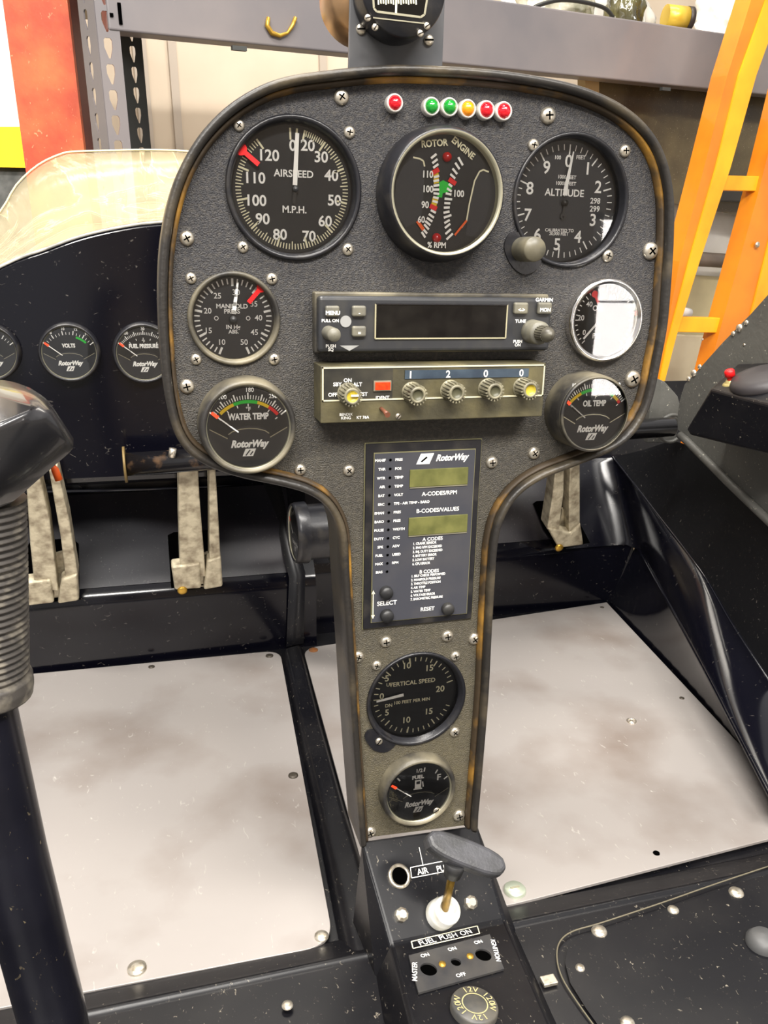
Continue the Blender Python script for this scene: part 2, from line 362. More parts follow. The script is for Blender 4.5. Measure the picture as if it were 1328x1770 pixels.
# ---- altimeter
g, p = face_root('altimeter', 987, 348, 0, 'altitude dial at upper right of panel with a setting knob at its lower left', 'gauge', INSTG)
F = Fr(p); zd = -.009; r = rH
MB().lathe([(r*1.06, -.0005), (r*1.06, .0016), (r*1.03, .0024), (r*.99, .0012), (r*.955, zd-.001), (r*.97, -.03), (0.001, -.03)]).obj('bezel', BEZ, g)
MB().disc(r*.96, zd).obj('dial', DIALG, g)
m = MB(); RO = r*.90
for k in range(50): tick(m, RO, RO-(.0058 if k % 5 == 0 else .0034), 2+k*7.2, .0009 if k % 5 == 0 else .0006, zd+.0003)
for t, u, v in [('9', 945, 289), ('0', 983, 278), ('1', 1016, 291), ('2', 1034, 323), ('3', 1025, 380), ('4', 999, 409), ('5', 963, 422), ('6', 929, 405), ('7', 912, 371), ('8', 916, 325)]:
    x, y = F.l(u, v, zd); m.text(t, x, y, .0072, zd+.0003, bold=.018)
for t, u, v, h in [('ALTITUDE', 976, 333, .0042), ('1000 FEET', 980, 306, .0021), ('10000 FEET', 978, 317, .0021), ('100', 964, 272, .0022), ('FEET', 1004, 272, .0022), ('CALIBRATED TO', 967, 398, .0019), ('20,000 FEET', 966, 404, .0019), ('298', 1029, 347, .0034), ('299', 1028, 361, .0034)]:
    x, y = F.l(u, v, zd); m.text(t, x, y, h, zd+.0003, bold=.02)
m.obj('markings', WHT, g)
c0 = F.l(975, 351, zd)
m = MB(); a = F.l(992, 262, zd+.002); b = F.l(979, 322, zd+.002); d = F.l(977, 338, zd+.002); m.bar(b, a, .0028, zd+.002, 0, None, .0008); m.bar(d, b, .0034, zd+.002, 0, None, .0028); m.obj('needle', WHT, g)['label'] = 'white tapered hand'
m = MB(); m.lathe([(.002, zd), (.002, zd+.0025), (.0001, zd+.003)], (c0[0], c0[1], 0), 20); c1 = F.l(974, 374, zd+.001); m.bar(c0, c1, .0014, zd+.0012); m.disc(.002, zd+.0013, c1, 16, r0=.001); m.obj('needle_hub', PLAS, g)
glass(g, r*.97, -.004)
for u, v in [(922,251),(1080,261),(1050,442)]: screw(g, F, u, v, 9.5, 'mounting_screw')
m = MB(); c = F.l(903, 437); a = F.l(889, 417)
pts = [(c[0]-.013, c[1]+.003), (c[0]-.009, c[1]+.012), (c[0]+.001, c[1]+.010), (c[0]+.012, c[1]-.001), (c[0]+.011, c[1]-.009), (c[0]+.002, c[1]-.013), (c[0]-.007, c[1]-.008)]
m.prism(smooth_closed(pts, 5), 0, .0016); m.obj('knob_flange', BEZ, g)
q = F.l(901, 431); kr = .0074
m = MB(); m.lathe([(kr, .001), (kr, .019), (kr*.93, .0205), (.0001, .0205)], (q[0], q[1], 0), 32); m.obj('setting_knob', mat('olive_grey_knob', (80, 77, 66), .4, rgb2=(108, 102, 84), nscale=80), g)['label'] = 'plain round knob'

# ---- manifold pressure
g, p = face_root('manifold_pressure_gauge', 405, 551, 0, 'mid sized manifold pressure dial, below the airspeed dial, four screws around it', 'gauge', INSTG)
F = Fr(p); zd = -.005; r = rM
MB().lathe([(r*1.07, -.0005), (r*1.07, .0018), (r*1.03, .003), (r*.97, .0022), (r*.93, zd-.001), (r*.95, -.03), (0.001, -.03)]).obj('bezel', BEZD, g)
MB().disc(r*.95, zd).obj('dial', DIALG, g)
m = MB(); RO = r*.90
for k in range(41): a = -157+k*7.85; tick(m, RO, RO-(.0043 if k % 5 == 0 else .0032), a, .0013 if k % 5 == 0 else .0008, zd+.0003)
for t, u, v in [('10', 383, 591), ('15', 360, 571), ('20', 359, 537), ('25', 376, 511), ('30', 408, 505), ('35', 439, 525), ('40', 447, 549), ('45', 440, 574), ('50', 422, 591)]:
    x, y = F.l(u, v, zd); m.text(t, x, y, .0032, zd+.0003, bold=.01)
for t, u, v, h in [('MANIFOLD', 401, 529, .0026), ('PRESS', 401, 538, .0026), ('IN Hg', 403, 565, .0024), ('ABS.', 404, 573, .0022)]:
    x, y = F.l(u, v, zd); m.text(t, x, y, h, zd+.0003, bold=.02)
for u in (374, 429): m.disc(.0013, zd+.0003, F.l(u, 550, zd), 16, r0=.0009)
m.obj('markings', WHT, g)
m = MB(); a = F.l(411, 488, zd+.002); b = F.l(404, 543, zd+.002); m.bar(b, a, .0026, zd+.002, 0, None, .0011); m.obj('needle', WHT, g)['label'] = 'white needle'
m = MB(); c0 = F.l(403, 552, zd); m.lathe([(.0022, zd), (.0022, zd+.0025), (.0001, zd+.003)], (c0[0], c0[1], 0), 20); m.obj('needle_hub', PLAS, g)
m = MB(); a = F.l(430, 523, -.002); b = F.l(452, 497, -.002); m.bar(a, b, .0026, -.0022); m.disc(.0028, -.0021, b, 16); m.obj('limit_bar', RED, g)['label'] = 'red limit mark'
glass(g, r*.97, -.003)
for u, v in [(330,481),(470,482),(474,621),(339,621)]: screw(g, F, u, v, 10, 'mounting_screw')

# ---- vertical speed
g, p = face_root('vertical_speed_indicator', 720, 1208, 0, 'vertical speed dial low on the narrow stem, white needle pointing left', 'gauge', INSTG)
F = Fr(p); zd = -.0055; r = rV
MB().lathe([(r*1.05, -.0005), (r*1.05, .0016), (r*1.02, .0022), (r*.98, .0012), (r*.90, zd-.001), (r*.95, -.03), (0.001, -.03)]).obj('bezel', BEZ, g)
MB().disc(r*.93, zd).obj('dial', DIAL, g)
m = MB(); RO = r*.86; c0 = F.l(713, 1199, zd)
for k in range(21):
    for s_ in (1, -1):
        if k in (0, 20) and s_ < 0: continue
        a = -90+s_*k*(9 if k < 10 else 8.2)-(0 if k < 10 else s_*0)
        q0 = polar(RO, a); q1 = polar(RO-(.0048 if k % 5 == 0 else .0032), a); m.bar(q0, q1, .0009 if k % 5 == 0 else .0007, zd+.0003, 1)
for t, u, v in [('10', 703, 1150), ('5', 669, 1172), ('0', 660, 1203), ('5', 669, 1231), ('10', 702, 1244), ('15', 742, 1154), ('20', 761, 1190), ('15', 741, 1229)]:
    x, y = F.l(u, v, zd); m.text(t, x, y, .0047, zd+.0003, bold=.02, mi=1)
for t, u, v, h in [('VERTICAL SPEED', 713, 1179, .0033), ('UP', 673, 1183, .0026), ('DN', 672, 1219, .0026), ('100 FEET PER MIN', 712, 1211, .0025)]:
    x, y = F.l(u, v, zd); m.text(t, x, y, h, zd+.0003, bold=.02, mi=1)
m.obj('markings', [WHT, CREAM], g)
m = MB(); a = F.l(651, 1213, zd+.002); b = F.l(698, 1201, zd+.002); m.bar(b, a, .0024, zd+.002, 0, None, .0016); m.obj('needle', WHT, g)['label'] = 'white needle'
glass(g, r*.95, -.003)
m = MB(); c = F.l(655, 1281); pts = [(c[0]-.011, c[1]+.006), (c[0]-.004, c[1]+.011), (c[0]+.012, c[1]-.002), (c[0]+.006, c[1]-.009), (c[0]-.004, c[1]-.006)]
m.prism(smooth_closed(pts, 4), 0, .0014); m.obj('corner_lug', BEZ, g)
for u, v in [(651,1150),(787,1134),(786,1265)]: screw(g, F, u, v, 8.5, 'mounting_screw')
screw(g, F, 655, 1281, 6, 'mounting_screw', SLOT, .0014)

# ---- tachometer
bu, bv, fu, fv = 757, 338, 773, 334
g, p = face_root('dual_tachometer', bu, bv, 0, 'deep round rotor and engine gauge, top centre of panel, red lamps in its face', 'gauge', INSTG)
F = Fr(p); r = F.sc(bu, bv)*105; hp = .017; rf = F.sc(fu, fv, hp)*95
MB().lathe([(r, -.001), (r, .003), (r*.985, .009), (rf*1.045, hp), (rf*1.01, hp+.0012), (rf*.96, hp), (rf*.95, hp-.006), (0.001, hp-.006)], mis=[0]*4+[1]*3, n=72).obj('bezel', [BEZ, SILV], g)
zd = hp-.0055
MB().disc(rf*.952, zd).obj('dial', DIAL, g)
m = MB()
def PL(pts): return [F.l(u, v, zd+.0006) for u, v in pts]
def T2(x, y): return (x/5.312+640, y/5.312+190)
def tp(l): return PL([T2(a, b) for a, b in l])
m.poly(tp([(395, 435), (480, 460), (505, 500), (490, 800), (470, 1010), (330, 1080), (250, 960), (225, 820), (240, 650), (300, 520)]), zd+.0003)
m.poly(tp([(1090, 570), (1010, 555), (975, 590), (910, 870), (880, 1150), (975, 1170), (1080, 1090), (1160, 950), (1180, 800), (1150, 650)]), zd+.0003)
m.obj('side_plates', DIALG, g)
m = MB()
for L_ in ([(395, 435), (460, 450), (490, 470), (500, 520)], [(1090, 570), (1040, 550), (1005, 565), (960, 650), (910, 870), (885, 1020)], [(885, 1020), (840, 1080)], [(975, 1185), (905, 1280)]):
    q = tp(L_)
    for i in range(len(q)-1): m.bar(q[i], q[i+1], .0009, zd+.0007, 3)
def trow(pts, n, mi, l=52, ang=None, wd=.001):
    pass
rot_ticks = [((558, 445), (608, 405)), ((570, 490), (618, 452)), ((578, 532), (626, 497)), ((585, 620), (633, 605)), ((580, 655), (632, 645)), ((580, 697), (634, 690)), ((570, 732), (634, 732)), ((580, 765), (634, 772)), ((578, 800), (628, 812)), ((572, 835), (620, 850)), ((555, 920), (602, 945)), ((537, 955), (585, 990)), ((520, 990), (570, 1025)), ((505, 1020), (552, 1060)), ((495, 1050), (538, 1098)), ((482, 1090), (522, 1135)), ((472, 1120), (505, 1172))]
eng_ticks = [((808, 435), (850, 510)), ((780, 485), (820, 545)), ((755, 538), (798, 590)), ((735, 588), (780, 630)), ((720, 680), (752, 705)), ((705, 720), (748, 750)), ((692, 765), (745, 778)), ((682, 815), (752, 822)), ((680, 855), (735, 858)), ((675, 898), (730, 896)), ((672, 945), (728, 932)), ((675, 990), (745, 965)), ((680, 1040), (730, 1010)), ((685, 1085), (735, 1045)), ((690, 1140), (740, 1095)), ((700, 1190), (758, 1135))]
for a, b in rot_ticks+eng_ticks: q = tp([a, b]); m.bar(q[0], q[1], .0013, zd+.0009, 0)
for a, b in (((560, 585), (630, 545)), ((548, 880), (610, 910)), ((722, 635), (785, 680))): q = tp([a, b]); m.bar(q[0], q[1], .0026, zd+.0010, 1)
m.poly(tp([(582, 580), (628, 560), (632, 670), (585, 680)]), zd+.0005, 2); m.poly(tp([(576, 800), (632, 800), (605, 900), (560, 875)]), zd+.0005, 2)
m.poly(tp([(634, 665), (672, 645), (752, 690), (745, 745), (690, 760), (668, 765), (660, 805), (612, 800), (632, 760)]), zd+.0006, 4)
q = tp([(432, 1020), (488, 1100), (885, 1015), (775, 1150)]); m.bar(q[0], q[1], .0020, zd+.001, 5); m.bar(q[2], q[3], .0012, zd+.001, 5)
for t, x, y, h, ro, mi in [('ROTOR', 588, 305, .0036, .12, 3), ('ENGINE', 855, 350, .0036, -.6, 3), ('110', 525, 590, .0036, 0, 0), ('100', 528, 725, .0036, 0, 0), ('90', 503, 870, .0036, 0, 0), ('60', 468, 1005, .0034, 0, 0), ('100', 810, 768, .0036, 0, 0), ('% RPM', 610, 1240, .0032, 0, 0)]:
    a = tp([(x, y)])[0]; m.text(t, a[0], a[1], h, zd+.0011, ro, mi, bold=.03, sx=.9)
m.obj('markings', [WHT, RED, YEL, CREAM, GRN, ORG], g)
LAMP = mat('red_lamp_lens', (190, 8, 18), .12, coat=1)
for x, y in ((708, 432), (612, 1175)):
    a = tp([(x, y)])[0]; rr = .0028; m = MB(); m.lathe([(rr, 0), (rr*.9, .0014), (rr*.6, .0024), (.0001, .0028)], (a[0], a[1], zd+.0004), 24); m.obj('warning_lamp', LAMP, g)
glass(g, rf*.96, hp-.001)

# ---- oil pressure, chrome
bu, bv, fu, fv = 1041, 553, 1047, 552
g, p = face_root('oil_pressure_gauge', bu, bv, 0, 'chrome ringed oil pressure gauge near the right edge, bright reflection in its glass', 'gauge', INSTG)
F = Fr(p); hp = .007; r = F.sc(fu, fv, hp)*64
MB().lathe([(r*1.0, -.001), (r*1.0, .003), (r*.99, .0055), (r*.95, hp), (r*.9, hp-.0002), (r*.85, hp-.0022), (r*.82, hp-.0025)], mis=[0]*6, n=72).obj('bezel', CHROME, g)
zd = hp-.0045
MB().lathe([(r*.83, hp-.0024), (r*.83, zd), (.001, zd)]).obj('dial', DIAL, g)
def T5(l, z=None): return [F.l(x/5.364+920, y/5.364+470, (zd if z is None else z)+.0006) for x, y in l]
m = MB()
for t, x, y, h in [('20', 455, 425, .0034), ('40', 533, 298, .0032), ('0', 485, 560, .0034), ('OIL', 610, 335, .0034), ('PSI', 595, 592, .0034), ('60', 745, 235, .0032)]:
    a = T5([(x, y)])[0]; m.text(t, a[0], a[1], h, zd+.0005, bold=.01)
c0 = T5([(690, 470)])[0]
for k in range(31):
    a = -135+k*9; q0 = polar(r*.78, a); q1 = polar(r*(.68 if k % 5 == 0 else .72), a); m.bar(q0, q1, .0006, zd+.0005)
m.obj('markings', WHT, g)
m = MB(); q = T5([(470, 620), (585, 488)]); m.bar(q[0], q[1], .0014, zd+.0016); m.obj('needle', WHT, g)['label'] = 'white needle'
m = MB(); q = T5([(572, 205), (608, 295)]); m.bar(q[0], q[1], .0018, zd+.002); m.disc(.0022, zd+.0021, q[0], 16); q = T5([(875, 375), (970, 380)]); m.bar(q[0], q[1], .0012, zd+.002); m.disc(.0024, zd+.0021, q[1], 16); m.obj('limit_bar', RED, g)['label'] = 'two red limit marks'
glass(g, r*.86, hp-.0018)

# ---- white needle gauges with a maker's plate
def plate_gauge(root, rb, rf, hp, off, title, scale, tcol=None, tick_rows=1, lab='', needle_a=-52, mb=BEZD, fuel=False, volts=False):
    """rb body radius, rf glass radius, hp height of the face, off (x, y) of the face centre"""
    ox, oy = off
    MB().lathe([(rb*1.0, -.001), (rb*1.0, .002), (rb*.99, hp*.7), (rb*.95, hp), (rb*.90, hp+.0008), (rf*1.03, hp-.001), (rf*1.0, hp-.003), (0.001, hp-.003)], n=72, mis=[0]*5+[1]*2).obj('bezel', [mb, SILV], root)
    z = hp-.0028
    MB().disc(rf*1.0, z).obj('dial', DIAL, root)
    k = rf
    m = MB()
    # lower plate
    pts = [polar(k*.985, a) for a in range(104, 257, 8)]
    pts += [(-k*.93, -k*.02), (-k*.50, -k*.27), (-k*.46, -k*.12)]+[(k*x, -k*.12+k*.17*math.cos(x*PI/2/.62)) for x in (-.4, -.25, 0, .25, .4)]+[(k*.46, -k*.12), (k*.50, -k*.27), (k*.93, -k*.02)]
    m.poly(pts[:], z+.0002); m.obj('lower_plate', DIALG, root)
    m = MB(); ln = [(-k*.95, -k*.02), (-k*.52, -k*.26)]; m.bar(ln[0], ln[1], k*.022, z+.0005, 3)
    m.bar((k*.95, -k*.02), (k*.52, -k*.26), k*.022, z+.0005, 3)
    arc = [(-.5, -.16), (-.4, -.09), (-.2, -.035), (0, -.02), (.2, -.035), (.4, -.09), (.5, -.16)]
    for i in range(6): m.bar((k*arc[i][0], k*arc[i][1]), (k*arc[i+1][0], k*arc[i+1][1]), k*.022, z+.0005, 3)
    m.text('RotorWay', 0, -k*.40, k*.17, z+.0005, shear=.3, bold=.05, sx=.85)
    m.prism([(-k*.17, -k*.72), (k*.09, -k*.72), (k*.17, -k*.53), (-k*.09, -k*.53)], z+.0003, z+.0004, 0)
    m.bar((-k*.09, -k*.70), (k*.02, -k*.56), k*.03, z+.0006, 4); m.bar((k*.02, -k*.69), (k*.09, -k*.60), k*.03, z+.0006, 4)
    c = (0, -k*.30)
    if scale:
        for a0, a1, mi in scale: arcband(m, k*.90, k*.98, a0, a1, z+.0004, mi, c)
    if fuel:
        for a in (-38, 8, 30, 52):
            m.bar((c[0]+polar(k*1.0, a)[0], c[1]+polar(k*1.0, a)[1]), (c[0]+polar(k*1.14, a)[0], c[1]+polar(k*1.14, a)[1]), k*.045, z+.0005)
        m.text('1/2', k*0-.02*k, k*.75, k*.12, z+.0005, bold=.03); m.text('F', k*.62, k*.42, k*.2, z+.0005, bold=.03)
        m.text('FUEL', -k*.05, k*.53, k*.12, z+.0005, bold=.05)
        m.box((-k*.04, k*.27, z+.0004), (k*.2, k*.3, .0002)); m.box((-k*.04, k*.33, z+.0006), (k*.11, k*.09, .0002), 4); m.bar((k*.1, k*.35), (k*.13, k*.16), k*.04, z+.0005); m.box((-k*.04, k*.11, z+.0004), (k*.27, k*.04, .0002))
    else:
        N_ = 31 if not volts else 16
        for i in range(N_):
            a = -53+i*106/(N_-1); big = i % 5 == 0 if not volts else i % 3 == 0
            r0, r1 = k*1.0, k*(1.16 if big else 1.1)
            m.bar((c[0]+polar(r0, a)[0], c[1]+polar(r0, a)[1]), (c[0]+polar(r1, a)[0], c[1]+polar(r1, a)[1]), k*(.035 if big else .02), z+.0005, 0)
            if not volts and big: m.bar((c[0]+polar(k*.82, a)[0], c[1]+polar(k*.82, a)[1]), (c[0]+polar(k*.89, a)[0], c[1]+polar(k*.89, a)[1]), k*.025, z+.0005, 0)
        m.text(title, 0, k*.28, k*.15, z+.0005, bold=.045, sx=.75)
        for t, a in lab: q = polar(k*1.04 if not volts else k*1.24, a) if volts else polar(k*1.23, a); m.text(t, c[0]+q[0], c[1]+q[1], k*.10, z+.0005, bold=.02)
        if not volts: m.text('\u00b0F', 0, k*.46, k*.1, z+.0005, bold=.02)
    m.obj('markings', [WHT, RED, YEL, SILV, DIALG, GRN], root)
    m = MB(); q0 = polar(k*.42, needle_a); q1 = polar(k*.93, needle_a); q2 = polar(k*1.13, needle_a)
    base = polar(k*.36, needle_a)
    m.bar((c[0]+base[0]*.9, c[1]+base[1]*.9), (c[0]+q1[0], c[1]+q1[1]), k*.032, z+.0013, 0); m.bar((c[0]+q1[0], c[1]+q1[1]), (c[0]+q2[0], c[1]+q2[1]), k*.09, z+.0014, 1, None, k*.07)
    m.obj('needle', [WHT, mat('orange_tip', (236, 66, 30), .5)], root)['label'] = 'white needle with an orange red tip'
    glass(root, rf*.99, hp-.0015)
def pg(name, base, front, hwb, hwf, hp, label, **kw):
    g, p = face_root(name, base[0], base[1], 0, label, 'gauge', INSTG); F = Fr(p)
    rb = F.sc(*base)*hwb; rf = F.sc(front[0], front[1], hp)*hwf
    plate_gauge(g, rb, rf, hp, (0, 0), **kw); return g, F
pg('water_temperature_gauge', (425, 731), (432, 742), 83, 71, .017, 'black water temperature gauge with wide dusty rim at lower left of the panel', title='WATER TEMP', scale=[(-46, -22, 2), (-22, 14, 5), (14, 32, 2), (32, 50, 1)], lab=[('100', -30), ('180', 2), ('250', 30)])
pg('oil_temperature_gauge', (1001, 706), (1023, 713), 59, 58, .022, 'black oil temperature gauge with deep round body at lower right of the panel', title='OIL TEMP', scale=[(-50, -26, 2), (-26, 36, 5), (36, 47, 2), (47, 53, 1)], lab=[('100', -30), ('180', 2), ('250', 30)])
g, F = pg('fuel_gauge', (719, 1358), (728, 1371), 63, 53, .010, 'small black fuel gauge with a pump symbol, lowest on the panel stem', title='FUEL', scale=None, fuel=True, lab=[])
screw(g, F, 754, 1400, 5.5, 'screw', SLOT, .0075)

# ---- indicator lights
LG = 'row of indicator lights above the deep round gauge'
cols = [((679,180), (214,10,30), 'red', 'lone red indicator light, set apart at left of the coloured light row'), ((742,186), (10,140,40), 'green', 'green indicator light, first in the row of five'), ((773,187), (10,140,40), 'green', 'green indicator light between the other green light and the amber light'),
        ((804,190), (250,150,10), 'amber', 'amber indicator light in the row of five'), ((836,192), (222,14,40), 'red', 'red indicator light beside the amber one'), ((866,194), (226,10,30), 'red', 'red indicator light at the right end of the row')]
RING = mat('lamp_ring', (226, 222, 214), .3, .3)
for (u, v), c, n_, lab in cols:
    g, p = face_root('indicator_light', u, v, 0, lab, 'light', LG); F = Fr(p); rr = F.sc(u, v)*14.5
    MB().lathe([(rr, 0), (rr, .004), (rr*.92, .0052), (rr*.78, .0052), (rr*.74, .004)], n=32).obj('ring', RING, g)
    MB().lathe([(rr*.78, .002), (rr*.76, .0048), (rr*.6, .0066), (rr*.3, .0076), (.0001, .0079)], n=32).obj('lens', mat('lens_'+n_, c, .15, coat=1, emit=.12), g)

# ================================================================ radio
g, p = face_root('communication_radio', 750, 560, 0, 'black aircraft radio with long dark display and knobs, mounted above the olive transponder', 'radio')
F = Fr(p); hp = .014
TLc, BRc = F.l(551, 514, hp), F.l(951, 606, hp)
TRc = F.l(955, 513, hp); x0, x1 = TLc[0], (TRc[0]+BRc[0])/2; y1 = (TLc[1]+TRc[1])/2; y0 = (F.l(552, 610, hp)[1]+BRc[1])/2
cxr, cyr, wr, hr = (x0+x1)/2, (y0+y1)/2, x1-x0, y1-y0
m = MB(); m.prism([(x0-.001, y0-.001), (x1+.0005, y0-.001), (x1+.0005, y1+.002), (x0-.001, y1+.002)], -.001, hp*.5)
m.obj('case', BEZD, g, bevel=.001)
m = MB(); m.box((cxr, cyr, hp*.72), (wr, hr, hp*.56)); m.obj('fascia', mat('radio_fascia', (46, 47, 50), .4, rgb2=(70, 68, 62), nscale=60, namt=(.5, .9)), g, bevel=.0022)
def rect_px(F, z, a, b):   # two opposite pixel corners -> centre, size
    p0 = F.l(a[0], a[1], z); p1 = F.l(b[0], b[1], z); return ((p0[0]+p1[0])/2, (p0[1]+p1[1])/2), (abs(p1[0]-p0[0]), abs(p1[1]-p0[1]))
c, d = rect_px(F, hp, (649, 525), (873, 584))
m = MB(); m.box((c[0], c[1], hp+.0002), (d[0], d[1], .0008)); t_ = .0007
m.obj('display', mat('display_black', (9, 9, 11), .12, rgb2=(24, 23, 22), nscale=80), g)
m = MB(); m.box((c[0], c[1]-d[1]/2, hp+.0006), (d[0], t_, .0012)); m.box((c[0]+d[0]/2, c[1], hp+.0006), (t_, d[1], .0012)); m.box((c[0]-d[0]/2, c[1], hp+.0006), (t_, d[1], .0012)); m.box((c[0], c[1]+d[1]/2, hp+.0006), (d[0], t_, .0012), 1); m.obj('display_frame', [mat('worn_edge', (190, 182, 150), .4, .3), BEZ], g)
BTN = mat('grey_button', (96, 94, 86), .45, rgb2=(120, 116, 100), nscale=90)
for u, v, t in [(575, 538, 'MENU'), (621, 538, '-'), (621, 573, '='), (901, 533, '<->'), (942, 533, 'MON')]:
    x, y = F.l(u, v, hp+.002); sx_ = F.sc(u, v, hp)
    b_ = MB().box((x, y, hp+.0012), (24*sx_, 17.5*sx_*1.02, .0034)).obj('button', BTN, g, bevel=.0012)
    MB().text(t, x, y-.0008, .0022, hp+.00305, bold=.03).obj('button_label', WHT, b_)
m = MB()
for t, u, v, h in [('PULL ON', 571, 554, .0018), ('PUSH', 572, 598, .0018), ('SQ', 572, 604, .0018), ('GARMIN', 941, 518, .0022), ('TUNE', 900, 555, .002), ('PUSH', 895, 590, .0018), ('ON', 895, 596, .0018)]:
    x, y = F.l(u, v, hp); m.text(t, x, y, h, hp+.0002, bold=.03)
m.disc(.0034, hp+.0006, F.l(597.5, 555.5, hp), 24, 1); q = F.l(604, 600, hp); m.poly([(q[0]-.006, q[1]+.001), (q[0], q[1]-.0022), (q[0]+.006, q[1]+.001)], hp+.0004, 1)
m.obj('markings', [WHT, mat('grey_sticker', (150, 150, 148), .5)], g)
q = F.l(568, 575, hp); kr = F.sc(568, 575, hp)*11.5
MB().lathe([(kr*1.05, hp-.001), (kr, hp+.002), (kr, hp+.015), (kr*.9, hp+.0165), (.0001, hp+.0168)], (q[0], q[1], 0), 32).obj('volume_knob', BTN, g)
q = F.l(920, 573, hp); kr = F.sc(920, 573, hp)*18.5
k_ = MB().lathe([(kr*1.02, hp-.001), (kr, hp+.002), (kr*.96, hp+.011), (kr*.85, hp+.0125), (.0001, hp+.0125)], (q[0], q[1], 0), 36).obj('tuning_knob', BTN, g)
m = MB(); n = 20
for j in range(n): m.box((0, kr*.6, hp+.017), (kr*.1, kr*.12, .009), 0, Matrix.Translation((q[0], q[1], 0)) @ Matrix.Rotation(2*PI*j/n, 4, 'Z'))
m.lathe([(kr*.6, hp+.012), (kr*.6, hp+.022), (kr*.5, hp+.0245), (kr*.25, hp+.0265), (.0001, hp+.027)], (q[0], q[1], 0), 28); m.obj('inner_knob', mat('inner_knob_grey', (74, 70, 62), .4, rgb2=(100, 96, 82), nscale=120), k_)

# ================================================================ transponder
g, p = face_root('transponder', 745, 675, 0, 'olive brown transponder with five ribbed knobs and code digits under the black radio', 'radio')
F = Fr(p); hp = .021
a = F.l(556, 634, hp); b = F.l(553, 735, hp); c_ = F.l(946, 626, hp); d_ = F.l(936, 717, hp)
x0, x1 = (a[0]+b[0])/2, (c_[0]+d_[0])/2; y1, y0 = (a[1]+c_[1])/2, (b[1]+d_[1])/2
m = MB(); m.box(((x0+x1)/2, (y0+y1)/2, hp/2), (x1-x0, y1-y0, hp)); m.obj('case', OLIVE, g, bevel=.0006)
m = MB(); tk = .0008
def linebox(m, p, q, wd, z, h=.0008, mi=0):
    p = Vector(p); q = Vector(q); dd = q-p; ang = math.atan2(dd.y, dd.x); T = Matrix.Translation(((p.x+q.x)/2, (p.y+q.y)/2, z)) @ Matrix.Rotation(ang, 4, 'Z'); m.box((0, 0, 0), (dd.length+wd, wd, h), mi, T)
fr = [F.l(558, 637, hp), F.l(559, 696, hp), F.l(939, 680, hp), F.l(944, 630, hp)]
ymid = (fr[1][1]+fr[2][1])/2; X0 = x0+.0012; X1 = x1-.0012; Y1 = y1-.0012
for pp, qq in (((X0, Y1), (X0, ymid)), ((X0, ymid), (X1, ymid)), ((X1, ymid), (X1, Y1)), ((X1, Y1), (X0, Y1))): linebox(m, pp, qq, tk, hp+.0003)
m.obj('frame_line', mat('worn_white_line', (214, 208, 176), .5), g)
q = F.l(679, 650, hp); m = MB(); m.box(((X0+q[0])/2, (Y1+ymid)/2, hp), (q[0]-X0, Y1-ymid, .0006)); m.obj('mode_plate', mat('black_plate', (34, 34, 32), .4, rgb2=(60, 57, 48), nscale=60), g)
c, d = rect_px(F, hp, (700, 640), (913, 651)); m = MB(); m.box((c[0], c[1], hp+.0004), (d[0], .0052, .0006)); m.obj('code_window', mat('code_blue', (40, 52, 66), .35, rgb2=(66, 80, 92), nscale=60), g)
m = MB()
for t, u, v in [('1', 709, 654), ('2', 774, 651), ('0', 839, 648.5), ('0', 900.5, 646.5)]: x, y = F.l(u, v, hp); MB().text(t, x, c[1], .0042, hp+.0009, bold=.02).obj('code_digit', WHT, g)
for t, u, v, h in [('SBY', 583, 664, .0022), ('ON', 601, 657, .0022), ('ALT', 618, 664, .0022), ('OFF', 575, 682, .0022), ('TST', 628, 681, .0022), ('IDENT', 661, 687, .0021), ('BENDIX', 598, 716, .0016), ('KING', 598, 722, .0018), ('KT 76A', 627, 721, .0017)]:
    x, y = F.l(u, v, hp); m.text(t, x, y, h, hp+.0005, bold=.02)
m.obj('markings', WHT, g)
c, d = rect_px(F, hp, (647, 659), (674, 674)); m = MB(); m.box((c[0], c[1], hp+.0008), (d[0]*1.1, d[1]*1.15, .001)); o = m.obj('lamp_frame', SILV, g); m = MB(); m.box((c[0], c[1], hp+.0016), (d[0]*.95, d[1]*.85, .0012)); m.obj('ident_lamp', mat('amber_red_lens', (214, 60, 8), .2, rgb2=(150, 20, 4), nscale=300, coat=1, emit=.15), g)
def knob(root, q, kr, hp, ln, mats, name='knob', pointer=False):
    m = MB(); m.lathe([(kr*1.05, hp), (kr*1.05, hp+.001), (kr*.86, hp+.0015), (kr*.80, hp+ln), (kr*.74, hp+ln+.0006), (kr*.55, hp+ln+.0006), (kr*.52, hp+ln-.0005), (.0001, hp+ln-.0005)], (q[0], q[1], 0), 36, mis=[0]*5+[1]*2)
    for j in range(18): m.box((0, kr*.9, hp+ln*.52), (kr*.14, kr*.2, ln*.96), 0, Matrix.Translation((q[0], q[1], 0)) @ Matrix.Rotation(2*PI*j/18, 4, 'Z'))
    if pointer: m.box((q[0]+kr*.2, q[1]+kr*.1, hp+ln+.001), (kr*.7, kr*.16, .001), 2)
    return m.obj(name, mats, root)
KB = mat('ribbed_knob', (142, 136, 112), .4, rgb2=(90, 86, 72), nscale=120); KC = mat('knob_cap_dark', (84, 82, 62), .4); KY = mat('knob_cap_yellow', (196, 176, 60), .35)
knob(g, F.l(601, 680, hp), .0062, hp, .012, [KB, KY, WHT], 'mode_knob', True)['label'] = 'ribbed knob with a yellowed cap and white pointer'
for i, (u, v) in enumerate([(712, 678), (778, 674.5), (843, 671.5), (903, 669.5)]): knob(g, F.l(u, v, hp), .0062, hp, .012, [KB, KY if i == 3 else KC, WHT], 'code_knob')
